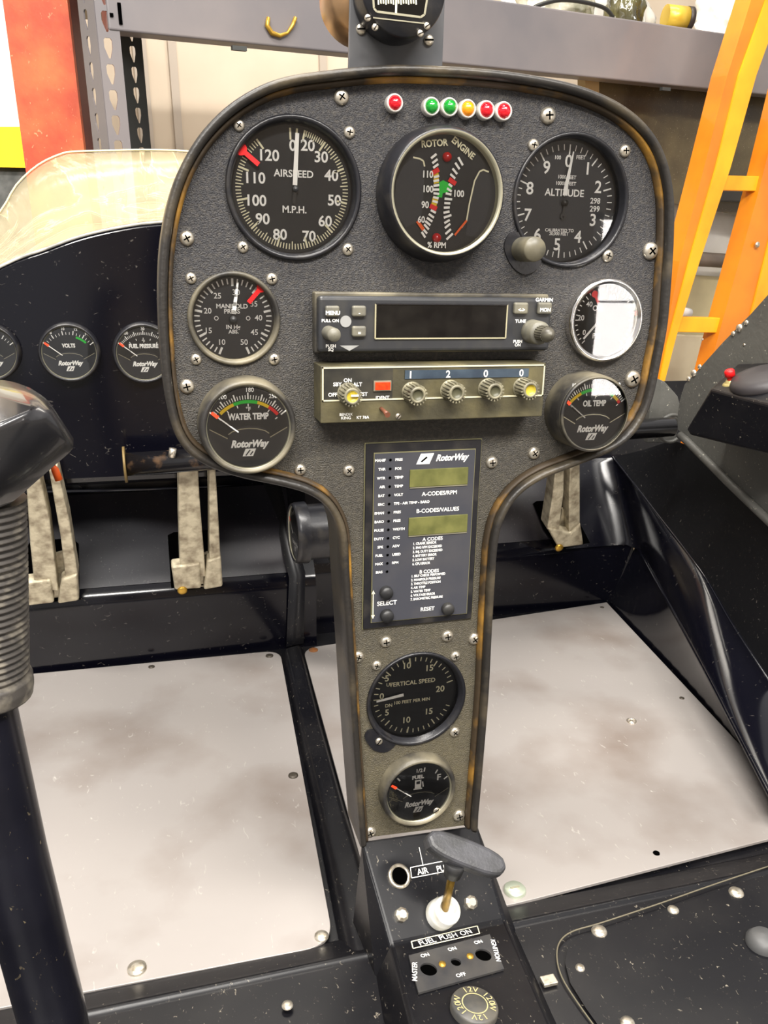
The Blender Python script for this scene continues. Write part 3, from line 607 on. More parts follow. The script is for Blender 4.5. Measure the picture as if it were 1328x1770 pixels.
q = F.l(659, 706, hp); m = MB(); m.tube([(q[0], q[1], hp), (q[0]+.0008, q[1]-.0012, hp+.006), (q[0]+.001, q[1]-.002, hp+.011)], [.0012, .0013, .0018], 10); m.obj('toggle', mat('brown_toggle', (110, 66, 48), .35), g)
screw(g, F, 688.5, 719.5, 5, 'screw', SLOT, hp, 'small brass screw')

# ================================================================ engine monitor
g, p = face_root('engine_monitor', 727, 920, 0, 'tall grey engine monitor plate with two small green displays, on the stem of the panel', 'engine monitor')
F = Fr(p)
a, b, c_, d_ = F.l(633, 768), F.l(830, 757), F.l(815, 1068), F.l(625, 1085)
x0, x1 = (a[0]+d_[0])/2, (b[0]+c_[0])/2; y1, y0 = (a[1]+b[1])/2, (c_[1]+d_[1])/2
W_, H_ = x1-x0, y1-y0; cc = ((x0+x1)/2, (y0+y1)/2)
m = MB(); m.box((cc[0], cc[1], .0004), (W_+.001, H_+.001, .0012)); m.obj('backing', mat('edge_light', (120, 116, 84), .5), g)
m = MB(); m.box((cc[0], cc[1], .0012), (W_, H_, .002)); m.obj('frame', BEZ, g, bevel=.0006)
iw, ih = W_-.0105, H_-.0115; m = MB(); m.box((cc[0]+.0004, cc[1]-.0006, .0022), (iw+.001, ih+.001, .0016)); m.obj('border', mat('edge_light', (120, 116, 84), .5), g)
FAC = mat('monitor_face', (60, 61, 68), .45, rgb2=(78, 76, 76), nscale=30, namt=(.45, .9))
m = MB(); m.box((cc[0]+.0004, cc[1]-.0006, .0026), (iw, ih, .0016)); m.obj('fascia', FAC, g); z = .0035
LCD = mat('lcd_green', (86, 88, 46), .35, rgb2=(112, 112, 62), nscale=90)
for u0, v0, u1, v1 in ((710, 810, 807, 839), (708, 893, 806, 921)):
    c, d = rect_px(F, z, (u0, v0+2), (u1, v1-2)); b_ = MB().box((c[0], c[1], z), (d[0]+.001, d[1], .0012)).obj('display', LCD, g, bevel=.0004)
    m = MB(); linebox(m, (c[0]-d[0]/2, c[1]-d[1]/2-.0004), (c[0]+d[0]/2, c[1]-d[1]/2-.0004), .0006, z+.0002); m.obj('display_edge', SILV, b_)
m = MB()
def q6(x, y): return F.l(620+x/7.083, 750+y/7.083, z)
left = [('MANIF', 'PRES'), ('THR', 'POS'), ('WTR', 'TEMP'), ('AIR', 'TEMP'), ('BAT', 'VOLT'), ('ERC', 'TPS - AIR TEMP - BARO'), ('EMAN', 'PRES'), ('BARO', 'PRES'), ('PULSE', 'WIDTH'), ('DUTY', 'CYC'), ('SPK', 'ADV'), ('FUEL', 'USED'), ('MAX', 'RPM'), ('BIAS', '')]
dots = [(390, 318), (386, 430), (384, 540), (380, 648), (379, 755), (376, 860), (373, 966), (371, 1070), (366, 1176), (364, 1280), (360, 1382), (356, 1484), (352, 1584), (348, 1684)]
ax_, ay_ = q6(*dots[0]); bx_, by_ = q6(*dots[-1])
for i, (l, r_) in enumerate(left):
    x, y = ax_+(bx_-ax_)*i/13, ay_+(by_-ay_)*i/13
    m.disc(.0009, z+.0003, (x, y), 14, 1); m.text(l, x-.0032, y, .0017, z+.0002, align='RIGHT', bold=.03); m.text(r_, x+.0032, y, .0017, z+.0002, align='LEFT', bold=.03)
for t, u, v, h in [('A-CODES/RPM', 760, 852, .0027), ('B-CODES/VALUES', 757, 881, .0027), ('A CODES', 748, 931, .0024), ('B CODES', 742, 987, .0024), ('SELECT', 669, 1042, .003), ('RESET', 739, 1052, .0027)]:
    x, y = F.l(u, v, z); m.text(t, x, y, h, z+.0002, bold=.02)
A_ = ['1. CRANK SENSOR', '2. ENG RPM EXCEEDED', '3. INJ. DUTY EXCEEDED', '4. BATTERY ERROR', '5. LOW BATTERY', '6. CPU ERROR']
B_ = ['1. SELF CHECK PERFORMED', '2. MANIFOLD PRESSURE', '3. THROTTLE POSITION', '4. AIR TEMP', '5. WATER TEMP', '6. VOLTAGE ERROR', '7. BAROMETRIC PRESSURE']
xs, ys = F.l(714, 940, z); xe, ye = F.l(712, 975, z)
for i, t in enumerate(A_): m.text(t, xs, ys+(ye-ys)*i/5, .0017, z+.0002, align='LEFT', bold=.03, sx=.82)
xs, ys = F.l(711, 996, z); xe, ye = F.l(709, 1036, z)
for i, t in enumerate(B_): m.text(t, xs, ys+(ye-ys)*i/6, .0017, z+.0002, align='LEFT', bold=.03, sx=.82)
x, y = F.l(781, 790, z); m.text('RotorWay', x, y, .0042, z+.0002, shear=.35, bold=.035, sx=.85)
x, y = F.l(735, 793, z); m.prism([(x-.006, y-.0035), (x+.003, y-.0035), (x+.006, y+.0035), (x-.003, y+.0035)], z+.0001, z+.0003)
m.prism([(x-.003, y-.0015), (x-.0022, y-.0022), (x+.0016, y+.0008), (x+.0008, y+.0016)], z+.0003, z+.0005, 1)
x, y = F.l(645, 1045, z); hh = .0105; m.bar((x, y-hh+.002), (x, y+hh-.002), .0006, z+.0003, 2)
for s_ in (1, -1): m.poly([(x-.0013, y+s_*(hh-.0028)), (x+.0013, y+s_*(hh-.0028)), (x, y+s_*hh)], z+.0003, 2)
m.obj('markings', [WHT, DARK, CREAM], g)
for u, v, rr, lab in ((667, 1023, 11, 1), (668, 1063, 11, 1), (773, 1051, 10, 0)):
    q = F.l(u, v, z); kr = F.sc(u, v, z)*rr
    MB().lathe([(kr, z-.001), (kr, z+.003), (kr*.9, z+.0042), (.0001, z+.0044)], (q[0], q[1], 0), 28).obj('push_button', PLAS, g)

# ================================================================ compass on its bracket
zc = on(1, -.002, 685, 112).z
g = empty('compass_bracket', (on(1, .004, 685, 112).x, .004, zc-.002), 'flat dark grey metal bracket standing on top of the panel behind the compass', 'bracket', None, (PI/2, 0, 0)); F = Fr(g.location)
b0 = F.l(602, 118, 0); b1 = F.l(765, 118, 0); topz = on(1, .004, 685, -60).z-g.location.z
MB().prism([(b0[0], -.012), (b1[0], -.012), (b1[0], topz), (b0[0]+.0008, topz)], -.002, 0).obj('plate', mat('bracket_grey', (68, 70, 74), .4, rgb2=(88, 88, 90), nscale=30), g, bevel=.0005)
for u, v in ((624, 51), (741, 70)): screw(g, F, u, v, 8.5, 'screw', SLOT, 0)
g, p = face_root('magnetic_compass', 690, -12, .006, 'round black compass cut off by the top of the photo, mounted on the grey bracket', 'compass'); F = Fr(p)
kr = F.sc(690, -12)*72
MB().lathe([(kr, -.009), (kr, .008), (kr*.97, .010), (.0001, .010)], n=64).obj('body', BEZ, g); z = .0102
def q3(x, y): return F.l(560+x/5.533, y/5.533, z)
m = MB(); pts = [q3(*a) for a in ((470, -150), (980, -150), (985, 60), (960, 140), (920, 165), (700, 135), (500, 110), (475, 70))]; m.poly(pts, z+.0001); m.obj('window', mat('compass_window', (14, 14, 14), .12), g)
m = MB()
for a, b in (((472, 0), (478, 80)), ((478, 80), (505, 112)), ((505, 112), (925, 165)), ((925, 165), (962, 140)), ((962, 140), (985, 0))): m.bar(q3(*a), q3(*b), .0011, z+.0003, 1)
m.bar(q3(695, -100), q3(688, 130), .0011, z+.0004, 0)
for j in range(16): x_ = 520+j*24; m.bar(q3(x_, 0), q3(x_+2, 36+(10 if j % 3 == 0 else 0)), .0008, z+.0003, 0)
m.bar(q3(470, 170), q3(960, 225), .0006, z+.0003, 1)
m.obj('markings', [CREAM, SILV], g)
for x_, y_ in ((420, 172), (490, 262), (985, 250), (922, 322)): u, v = 560+x_/5.533, y_/5.533; screw(g, F, u, v, 5.5, 'screw', SLOT, .010)
q = on(1, .03, 628, 0); g = empty('round_housing', q, 'round brownish metal housing edge showing behind the grey compass bracket', 'housing', None, (PI/2, 0, 0)); rr = .0235
MB().lathe([(rr, -.012), (rr*1.02, 0), (rr*.96, .010), (rr*.9, .012), (.001, .012)], n=48).obj('shell', mat('bronze_tin', (150, 122, 92), .3, .7, rgb2=(196, 150, 100), nscale=30), g)
# ================================================================ cabin body (black fibreglass tub)
FZ = .66
CAB = empty('cabin_body', (0, .2, .64), 'glossy black fibreglass helicopter cabin shell with footwells, pedal ledge and seat base', 'cabin')
def wmesh(name, mats, parent, faces, **kw):
    """faces: list of world coordinate polygons"""
    m = MB(); off = parent.matrix_world.inverted() if parent else Matrix()
    for f in faces: m.add([off @ Vector(p) for p in f], [tuple(range(len(f)))], f.mi if hasattr(f, 'mi') else 0)
    return m.obj(name, mats, parent, **kw)
def wtube(name, mats, parent, pts, rad, **kw):
    off = parent.matrix_world.inverted() if parent else Matrix()
    return MB().tube([off @ Vector(p) for p in pts], rad, **kw).obj(name, mats, parent)
def wloft(name, mats, parent, rows, smooth=True, thick=0, bevel=0):
    m = MB(); off = parent.matrix_world.inverted() if parent else Matrix(); k = len(rows[0])
    m.add([off @ Vector(p) for r in rows for p in r], [(i*k+j, i*k+j+1, (i+1)*k+j+1, (i+1)*k+j) for i in range(len(rows)-1) for j in range(k-1)], 0, smooth)
    o = m.obj(name, mats, parent)
    if thick: s = o.modifiers.new('t', 'SOLIDIFY'); s.thickness = thick; s.offset = 1
    return o
def xprof(prof, x0, x1, n=2): return [[(x0+(x1-x0)*i/(n-1), y, z) for i in range(n)] for y, z in prof]
def rc(prof, r, k=5):       # round the corners of a 2-D polyline
    out = [Vector(prof[0])]
    for i in range(1, len(prof)-1):
        a, b, c = map(Vector, prof[i-1:i+2]); u = (a-b); v = (c-b); rr = min(r, u.length*.45, v.length*.45); u.normalize(); v.normalize()
        p, q = b+u*rr, b+v*rr
        for j in range(k+1): t = j/k; out.append((1-t)**2*p+2*t*(1-t)*b+t*t*q)
    out.append(Vector(prof[-1])); return out
# floor tray under the plates
wmesh('floor_tray', BLKD, CAB, [[(-.75, -.02, FZ-.004), (.62, -.02, FZ-.004), (.62, .62, FZ-.004), (-.75, .62, FZ-.004)]])
# left footwell front: riser, sloped pedal ledge, recess below the nose hood
prof = rc([(.503, FZ-.004), (.506, .749), (.600, .867), (.605, .93), (.60, 1.0)], .010)
wloft('front_riser', BLK, CAB, xprof(prof, -.75, .055))
prof = rc([(.538, FZ-.004), (.541, .750), (.602, .873), (.605, .93), (.60, 1.0)], .010)
wloft('front_riser', BLK, CAB, xprof(prof, .015, .556))
# seam fairing up the middle
fp = [on(1, .500, 495, 1118), on(1, .498, 500, 1000), on(1, .56, 478, 905), on(1, .595, 455, 835)]
fq = [on(1, .500, 525, 1112), on(1, .498, 528, 990), on(1, .56, 505, 905), on(1, .595, 485, 833)]
rows = []
for a, b in zip(fp, fq): rows.append([a+(b-a)*t+Vector((0, -.004*math.sin(PI*t), .002*math.sin(PI*t))) for t in [i/8 for i in range(9)]])
wloft('centre_fairing', BLKD, CAB, rows)
# ridge between the two floor plates
def fl(u, v, z=FZ): return on(2, z, u, v)
rl = [fl(488, 1130), fl(520, 1290), fl(555, 1460), fl(590, 1640), fl(596, 1690)]
rr_ = [fl(524, 1120), fl(557, 1250), fl(600, 1400), fl(665, 1600), fl(700, 1690)]
rows = []
for i, (a, b) in enumerate(zip(rl, rr_)):
    rows.append([a+(b-a)*t+Vector((0, 0, -.002+(.008+.006*i/4)*min(1, 1.6*math.sin(PI*t)))) for t in [j/10 for j in range(11)]])
wloft('floor_ridge', BLKD, CAB, rows)
# nose hood carrying the left gauges
arc = [(-.60, .86), (-.53, .96), (-.46, 1.03), (-.37, 1.092), (-.282, 1.144), (-.235, 1.163), (-.202, 1.1755), (-.16, 1.186), (-.12, 1.192), (-.03, 1.20), (.06, 1.19), (.15, 1.16), (.24, 1.11), (.31, 1.05), (.36, .98), (.38, .93)]
arcs = smooth_closed(arc, 4, False)
rows = [[(p.x, .455, p.y) for p in arcs], [(p.x, .452, p.y-.004) for p in arcs]]
base = .918
for t in (.3, .6, 1): rows.append([(p.x, .452, (p.y-.004)*(1-t)+min(base, p.y-.006)*t) for p in arcs])
rows += [[(p.x, .456, min(.912, p.y-.007)) for p in arcs], [(p.x, .47, min(.906, p.y-.008)) for p in arcs], [(p.x, .596, min(.872, p.y-.009)) for p in arcs]]
wloft('nose_hood', BLK, CAB, rows, smooth=False)
rows = [[(p.x, .455, p.y) for p in arcs], [(p.x, .458, p.y+.002) for p in arcs], [(p.x*1.0, .60, p.y-.02) for p in arcs], [(p.x*.9, .85, (p.y-1)*.7+.96) for p in arcs]]
wloft('hood_top', BLK, CAB, rows)
wtube('hood_edge', mat('pale_grey_edge', (120, 118, 112), .35, rgb2=(190, 186, 176), nscale=60), CAB, [(p.x, .4535, p.y) for p in arcs], .0016, n=8)  # pale grey line along the top edge of the hood
# right footwell side: inner wall, sloping shelf, outer wall
inn = [on(1, .541, 1100, 941), on(1, .40, 1158, 1045), on(1, .26, 1218, 1155), on(1, .14, 1275, 1265), on(1, .02, 1345, 1400)]
inn = [Vector(p) for p in inn]
pe = [fl(1050, 1040), fl(1142, 1138), fl(1235, 1238), fl(1328, 1340), fl(1440, 1462)]
out = [on(0, .541, 1060, 790), on(0, .53, 1130, 880), on(0, .51, 1210, 985), on(0, .50, 1270, 1085), on(0, .50, 1338, 1188)]
# keep the inner edge inboard of the plate edge and lay it on a straight fall towards the seat
e0 = Vector((.559, .541, .752)); 
inn = []
for (u, v), z in zip([(1100, 941), (1158, 1045), (1218, 1155), (1275, 1265), (1345, 1400)], (.752, .737, .722, .706, .688)): inn.append(on(2, z, u, v))
inn = smooth_closed(inn, 6, False); out = smooth_closed(out, 6, False); pe = smooth_closed(pe, 6, False)
wloft('footwell_side', BLK, CAB, [[a, a+(b-a)*.5+Vector((.002, 0, 0)), b] for a, b in zip([Vector((p.x, p.y, p.z-.004)) for p in pe], inn)])
rows = [[a+Vector((0, 0, 0)), a+(b-a)*.05+Vector((0, 0, .002))]+[a+(b-a)*t+Vector((0, 0, .002)) for t in (.2, .35, .5, .65, .8, .95)]+[b] for a, b in zip(inn, out)]
lead = []
for x_ in (.44, .50, .54):
    lead.append([Vector((x_, .5395+(.602-.541)*t, .7525+(.873-.752)*t)) for t in (0, .05, .2, .35, .5, .65, .8, .95, 1)])
wloft('side_shelf', mat('gloss_black_shelf', (7, 7, 14), .2, spec=.42, scratch=(80, 76, 72), scr_s=(16, 40, 24), scr_w=.1), CAB, lead+rows[1:])
wtube('shelf_edge', BLK, CAB, inn, .0028, n=8); wtube('shelf_edge', BLK, CAB, out, .0022, n=8)
sill = [on(0, .56, 1150, 765), on(0, .54, 1188, 770), on(0, .52, 1262, 838), on(0, .505, 1328, 900), on(0, .50, 1450, 1020)]
wloft('side_wall', mat('matt_black_side', (7, 7, 10), .55, spec=.25, scratch=(90, 86, 80), scr_s=(40, 40, 40), scr_w=.1), CAB, [[a, (a+b)/2+Vector((.01, 0, 0)), b] for a, b in zip(out, smooth_closed(sill, 6, False))])
# seat base: rounded step up, then the flat seat top
SZ = .672
prof = rc([(0.0, FZ-.004), (-.004, FZ), (-.030, SZ), (-.034, SZ+.002), (-.038, SZ), (-.60, SZ+.01)], .004)
wloft('seat_base', BLKD, CAB, xprof(prof, -.75, .70))
hp_ = [(1330, 1497), (1240, 1527), (1140, 1562), (1040, 1595), (990, 1610), (968, 1628), (963, 1655), (972, 1690), (1000, 1735), (1040, 1790)]
wtube('hatch_edge', mat('worn_brown_line', (96, 90, 74), .4), CAB, smooth_closed([on(2, SZ+.0035, u, v) for u, v in hp_], 5, False), .0006, n=6)
hp2 = [(u+14, v+9) for u, v in hp_]
o = wmesh('access_hatch', BLKD, CAB, [[on(2, SZ+.0040, u, v) for u, v in hp2[:]]+[on(2, SZ+.0040, 1400, 1800), on(2, SZ+.004, 1400, 1500)]])
for (u, v, r_) in [(1273, 1543, .006), (1164, 1573, .0045), (1036, 1610, .006), (1003, 1673, .0035), (1085, 1768, .005), (497, 1738, .004)]:
    q = on(2, SZ+.004, u, v); q = CAB.matrix_world.inverted() @ q
    MB().lathe([(r_, 0), (r_*.9, r_*.25), (r_*.4, r_*.4), (.0001, r_*.4)], tuple(q), 18).obj('rivet', STEEL, CAB)
q = on(2, SZ+.004, 949, 1695); MB().box(tuple(CAB.matrix_world.inverted() @ q), (.011, .008, .003)).obj('square_nut', STEEL, CAB, bevel=.0008)
q = on(2, SZ+.004, 1318, 1632); q = CAB.matrix_world.inverted() @ q
MB().lathe([(.012, 0), (.012, .004), (.008, .009), (.0001, .010)], tuple(q), 28).obj('plug', mat('grey_rubber', (74, 74, 74), .5), CAB)

# side board and lower frame, right
SB = empty('side_frame', (.5, .3, .9), 'grey textured upright side frame board with rivets, right edge of the cabin', 'side frame')
GB = mat('grey_textured_board', (84, 83, 78), .5, rgb2=(60, 60, 58), nscale=8, namt=(.35, .75), bump=.4, bscale=160, scratch=(170, 166, 150), scr_s=(30, 30, 30), scr_w=.08)
bpx = [(1340, 496), (1300, 541), (1250, 592), (1205, 642), (1184, 664), (1176, 690), (1172, 715), (1172, 742), (1190, 762), (1262, 833), (1328, 896), (1450, 1010), (1470, 700), (1450, 400)]
P_ = [on(0, .5, u, v) for u, v in bpx]; off = SB.matrix_world.inverted()
m = MB(); n = len(P_); m.add([off @ p for p in P_]+[off @ (p+Vector((.012, 0, 0))) for p in P_], [tuple(range(n)), tuple(range(2*n-1, n-1, -1))]+[(i, (i+1) % n, n+(i+1) % n, n+i) for i in range(n)]); m.obj('board', GB, SB)
wtube('bottom_edge', GB, SB, [on(0, .497, u, v) for u, v in [(1176, 752), (1190, 764), (1262, 836), (1328, 899), (1450, 1014)]], .005, n=8)
for u, v, r_ in [(1268, 577, .003), (1279, 567, .0045), (1291, 558, .003), (1191, 655, .003), (1200, 645, .0045), (1210, 634, .003), (1215, 587, .0012), (1287, 596, .0016)]:
    q = off @ on(0, .5, u, v)
    T = Matrix.Translation(q) @ Matrix.Rotation(-PI/2, 4, 'Y'); MB().lathe([(r_, 0), (r_*.9, r_*.4), (r_*.4, r_*.6), (.0001, r_*.6)], n=16, T=T).obj('rivet', STEEL, SB)
# moulded switch box on the board
bx = [(1229, 672), (1186, 742), (1192, 752), (1288, 776), (1345, 790), (1345, 703)]
f_ = [on(0, .44, u, v) for u, v in bx]; bk = [Vector((.5, p.y, p.z)) for p in f_]
SW = empty('switch_box', (.47, f_[2].y, f_[2].z), 'black moulded box on the grey side board carrying a red push button', 'switch box'); off = SW.matrix_world.inverted()
tp_ = [on(0, .497, 1276, 628), on(0, .497, 1345, 625)]
m = MB(); F6 = [off @ p for p in f_]; n = 6
btm = [off @ Vector((.499, p.y, p.z)) for p in f_[1:5]]
vs = F6+[off @ tp_[0], off @ tp_[1]]+btm
m.add(vs, [(0, 1, 2, 3, 4, 5), (0, 5, 7, 6), (0, 6, 8, 1), (1, 8, 9, 2), (2, 9, 10, 3), (3, 10, 11, 4), (6, 7, 11, 10, 9, 8), (4, 11, 7, 5)]); m.obj('housing', BLKD, SW, bevel=.003)
bpos = on(0, .465, 1268, 662)
nrm = ((f_[5]-f_[0]).cross(tp_[0]-f_[0])).normalized(); nrm = -nrm if nrm.z < 0 else nrm
bpos = onplane(f_[0], nrm, 1265, 664); T = Matrix.Translation(off @ bpos) @ nrm.to_track_quat('Z', 'Y').to_matrix().to_4x4()
MB().lathe([(.0095, 0), (.0095, .001), (.0075, .0025), (.0055, .003), (.005, .0055), (.0001, .0055)], n=24, T=T).obj('button_nut', mat('brass_nut', (186, 172, 116), .35, .6), SW)
MB().lathe([(.0035, .005), (.0035, .009), (.0052, .0095), (.0052, .015), (.004, .0165), (.0001, .017)], n=24, T=T).obj('push_button', RED, SW)
q = onplane(f_[0], nrm, 1322, 662); T = Matrix.Translation(off @ q) @ nrm.to_track_quat('Z', 'Y').to_matrix().to_4x4()
MB().lathe([(.033, 0), (.034, .003), (.031, .009), (.02, .012), (.0001, .013)], n=36, T=T).obj('round_cover', mat('dark_plum_plastic', (42, 38, 40), .5, rgb2=(56, 52, 52), nscale=30), SW)
# bracket left of board
g = empty('frame_bracket', (.5, .42, .98), 'grey folded bracket behind the right edge of the panel beside the tube end', 'bracket'); 
P_ = [on(1, .43, u, v) for u, v in [(1128, 650), (1150, 660), (1172, 685), (1176, 700), (1172, 745), (1166, 765), (1120, 765)]]; off = g.matrix_world.inverted(); n = len(P_)
m = MB(); m.add([off @ p for p in P_]+[off @ (p+Vector((0, .01, 0))) for p in P_], [tuple(range(n)), tuple(range(2*n-1, n-1, -1))]+[(i, (i+1) % n, n+(i+1) % n, n+i) for i in range(n)]); m.obj('plate', GB, g, bevel=.001)
c = on(1, .425, 1160, 740); c = off @ c
T = Matrix.Translation(c) @ Matrix.Rotation(PI/2, 4, 'X'); MB().lathe([(.020, 0), (.020, .003), (.016, .003), (.016, 0)], n=28, T=T).obj('tube_grommet', GB, g)

# ================================================================ aluminium floor plates
def plate(name, pts, label, rivets, round_idx, r):
    P_ = [fl(u, v, FZ+.003) for u, v in pts]; P_ = [Vector((p.x, p.y)) for p in P_]; out = []
    n = len(P_)
    for i, p in enumerate(P_):
        if i in round_idx:
            a, b = P_[i-1], P_[(i+1) % n]; u = (a-p).normalized(); v = (b-p).normalized()
            for j in range(9): t = j/8; out.append((1-t)**2*(p+u*r)+2*t*(1-t)*p+t*t*(p+v*r))
        else: out.append(p)
    c = sum(out, Vector((0, 0)))/len(out); g = empty(name, (c.x, c.y, FZ), label, 'floor plate', 'aluminium floor plates in the footwells')
    MB().prism([p-c for p in out], 0, .003).obj('sheet', ALU, g, bevel=.0005)
    for u, v, rr, mt, nm, *lb in rivets:
        q = fl(u, v, FZ+.003); o = MB().lathe([(rr, 0), (rr*.95, rr*.25), (rr*.5, rr*.35), (.0001, rr*.35)], (q.x-c.x, q.y-c.y, .003), 20).obj(nm, mt, g)
    return g
RUST = mat('rust_spot', (150, 84, 22), .8, rgb2=(110, 78, 48), nscale=300)
DRV = mat('dark_rivet', (70, 64, 56), .5, .5)
g = plate('floor_plate', [(-160, 1185), (484, 1124), (578, 1632), (-120, 1765)], 'worn aluminium floor plate of the left footwell, beside the black control stick', [(466, 1134, .005, DRV, 'rivet'), (507, 1341, .005, DRV, 'rivet'), (556, 1619, .0055, STEEL, 'rivet'), (237, 1675, .007, STEEL, 'rivet'), (262, 1153, .004, DRV, 'rivet')], (1, 2), .024)
g = plate('floor_plate', [(524, 1121), (1049, 1041), (1440, 1458), (1400, 1428), (876, 1568), (812, 1400), (700, 1620), (655, 1590)][:3]+[(1400, 1432), (874, 1566), (655, 1600)], 'aluminium floor plate of the right footwell, one large round fastener at its lower left corner', [(1041, 1050, .003, DRV, 'rivet'), (1179, 1207, .003, DRV, 'rivet'), (1135, 1475, .003, DARK, 'rivet'), (542, 1124, .006, RUST, 'rusty_spot')], (0, 4), .022)
q = fl(890, 1540, FZ+.003); gl = g.matrix_world.inverted() @ q
MB().lathe([(.0092, 0), (.0092, .002), (.008, .0034), (.0001, .0036)], tuple(gl), 32).obj('large_fastener', mat('pale_green_metal', (188, 196, 176), .3, .5), g); MB().box((gl.x, gl.y, gl.z+.0038), (.008, .0016, .0006)).obj('fastener_slot', SILV, g)
q = g.matrix_world.inverted() @ fl(1092, 1247, FZ+.003); MB().lathe([(.0055, 0), (.0055, .0012), (.0042, .0012), (.0042, 0)], tuple(q), 28).obj('ring_mark', STEEL, g)
MB().lathe([(.0026, 0), (.002, .001), (.0001, .001)], tuple(q), 16).obj('rivet', STEEL, g)

# ================================================================ rudder pedals and cross tube
class FrP:
    def __init__(s, p0, px, py):       # origin, a point along x, a point towards +y
        s.o = Vector(p0); s.x = (Vector(px)-s.o).normalized(); t = Vector(py)-s.o; s.z = s.x.cross(t).normalized(); s.y = s.z.cross(s.x)
        if s.z.dot(CAM-s.o) < 0: raise Exception('frame faces away')
        s.m = Matrix(((s.x.x, s.y.x, s.z.x, s.o.x), (s.x.y, s.y.y, s.z.y, s.o.y), (s.x.z, s.y.z, s.z.z, s.o.z), (0, 0, 0, 1)))
    def l(s, u, v, h=0):
        q = onplane(s.o+s.z*h, s.z, u, v)-s.o; return (q.dot(s.x), q.dot(s.y))
    def sc(s, u, v, h=0): a = s.l(u, v, h); b = s.l(u+1, v, h); return math.hypot(a[0]-b[0], a[1]-b[1])
def frame_empty(name, fr, label, cat, group=None):
    o = empty(name, (0, 0, 0), label, cat, group); o.matrix_world = fr.m; bpy.context.view_layer.update(); return o
PG = 'cast pedal arms standing at the front of the footwells'
def pedal(label, foot_y, rails, lugs, bush, web):
    fy = foot_y; P0 = on(1, fy, *lugs[0][3]); P1 = P0+Vector((1, 0, 0)); P2 = P0+Vector((0, -.07, .175))
    fr = FrP(P0, P1, P2); g = frame_empty('pedal_arm', fr, label, 'pedal', PG)
    for i, r_ in enumerate(rails):
        m = MB(); m.prism([fr.l(*a) for a in r_], -.024, 0); m.obj('rail', CAST, g, bevel=.0015)
    m = MB(); m.prism([fr.l(u, v, -.02) for u, v in web], -.024, -.019); m.obj('web', CAST, g)
    for l_ in lugs: m = MB(); m.prism([fr.l(*a) for a in l_], -.014, .003); m.obj('foot_lug', CAST, g, bevel=.003)
    if bush:
        q = fr.l(*bush); MB().lathe([(.006, .002), (.006, .005), (.004, .006), (.0001, .006)], (q[0], q[1], 0), 16).obj('bushing', mat('brass', (190, 150, 60), .35, .7), g)
    return g
pedal('cast metal pedal arm at far left, behind the black stick head', .485, [[(44, 815), (66, 812), (86, 900), (101, 1022), (60, 1018), (52, 940)], [(84, 810), (99, 808), (120, 900), (136, 1000), (114, 1005), (105, 930)]],
      [[(41, 1005), (88, 1000), (94, 1040), (42, 1046)], [(106, 1000), (134, 990), (137, 1036), (100, 1042)]], None, [(90, 960), (108, 955), (118, 1040), (88, 1040)])
pedal('cast metal pedal arm in the left footwell, under the short black tube end', .485, [[(308, 800), (342, 797), (345, 860), (356, 997), (312, 1000), (309, 900)], [(361, 800), (372, 798), (378, 900), (382, 980), (362, 985), (362, 880)]],
      [[(296, 978), (346, 972), (348, 1015), (302, 1018)], [(358, 968), (382, 960), (385, 1012), (352, 1018)]], (315, 1017), [(346, 960), (364, 955), (366, 1016), (345, 1016)])
pedal('cast metal pedal arm in the right footwell, right of the panel stem', .50, [[(963, 790), (976, 788), (975, 850), (966, 925), (946, 915), (955, 860)], [(987, 785), (1003, 783), (1003, 850), (1003, 915), (984, 925), (984, 850)]],
      [[(946, 912), (966, 915), (985, 920), (1003, 903), (1008, 940), (965, 946)]], (965, 944), [(972, 880), (990, 880), (990, 925), (962, 925)])
# scuffed ledge overlay, its grey-navy reflection put into the colour, with rolled upper edge
LEDGE = mat('scuffed_navy_sheen', (22, 22, 29), .3, spec=.5, rgb2=(38, 34, 38), nscale=10, namt=(.4, .75), scratch=(110, 106, 100), scr_s=(60, 60, 60), scr_w=.12)
wloft('pedal_ledge', LEDGE, CAB, [[Vector((x_, y_-.0009, z_+.0011)) for x_ in (-.74, .03)] for y_, z_ in ((.515, .760), (.540, .7915), (.57, .829), (.594, .859))])
wloft('pedal_ledge', LEDGE, CAB, [[Vector((x_, y_-.0009, z_+.0006)) for x_ in (.04, .44)] for y_, z_ in ((.549, .766), (.57, .809), (.585, .839), (.597, .863))])
wtube('ledge_edge', mat('rolled_gloss_edge', (70, 72, 82), .2, coat=.5), CAB, [on(1, .597, -60, 852), on(1, .597, 250, 846), on(1, .597, 470, 838)], .0022, n=8)
wmesh('bulkhead', BLKD, CAB, [[(.36, .602, .86), (.66, .602, .86), (.66, .602, .99), (.36, .602, .99)]])
# slots
ly = lambda u, v, o=.0: onplane(Vector((0, .506, .749))+Vector((0, -.003, .0025)), Vector((0, -.118, .094)).normalized(), u, v)
lr = lambda u, v: onplane(Vector((0, .541, .750))+Vector((0, -.003, .0015)), Vector((0, -.123, .061)).normalized(), u, v)
for pts, fn in (([(40, 1045), (46, 945), (54, 935), (125, 930), (136, 940), (138, 1035)], ly), ([(296, 1015), (290, 925), (300, 920), (375, 915), (384, 1010)], ly), ([(922, 870), (928, 866), (1000, 862), (1003, 905), (1020, 938), (965, 950), (940, 915)], lr)):
    wmesh('pedal_slot', DARK, CAB, [[fn(*a) for a in pts]])
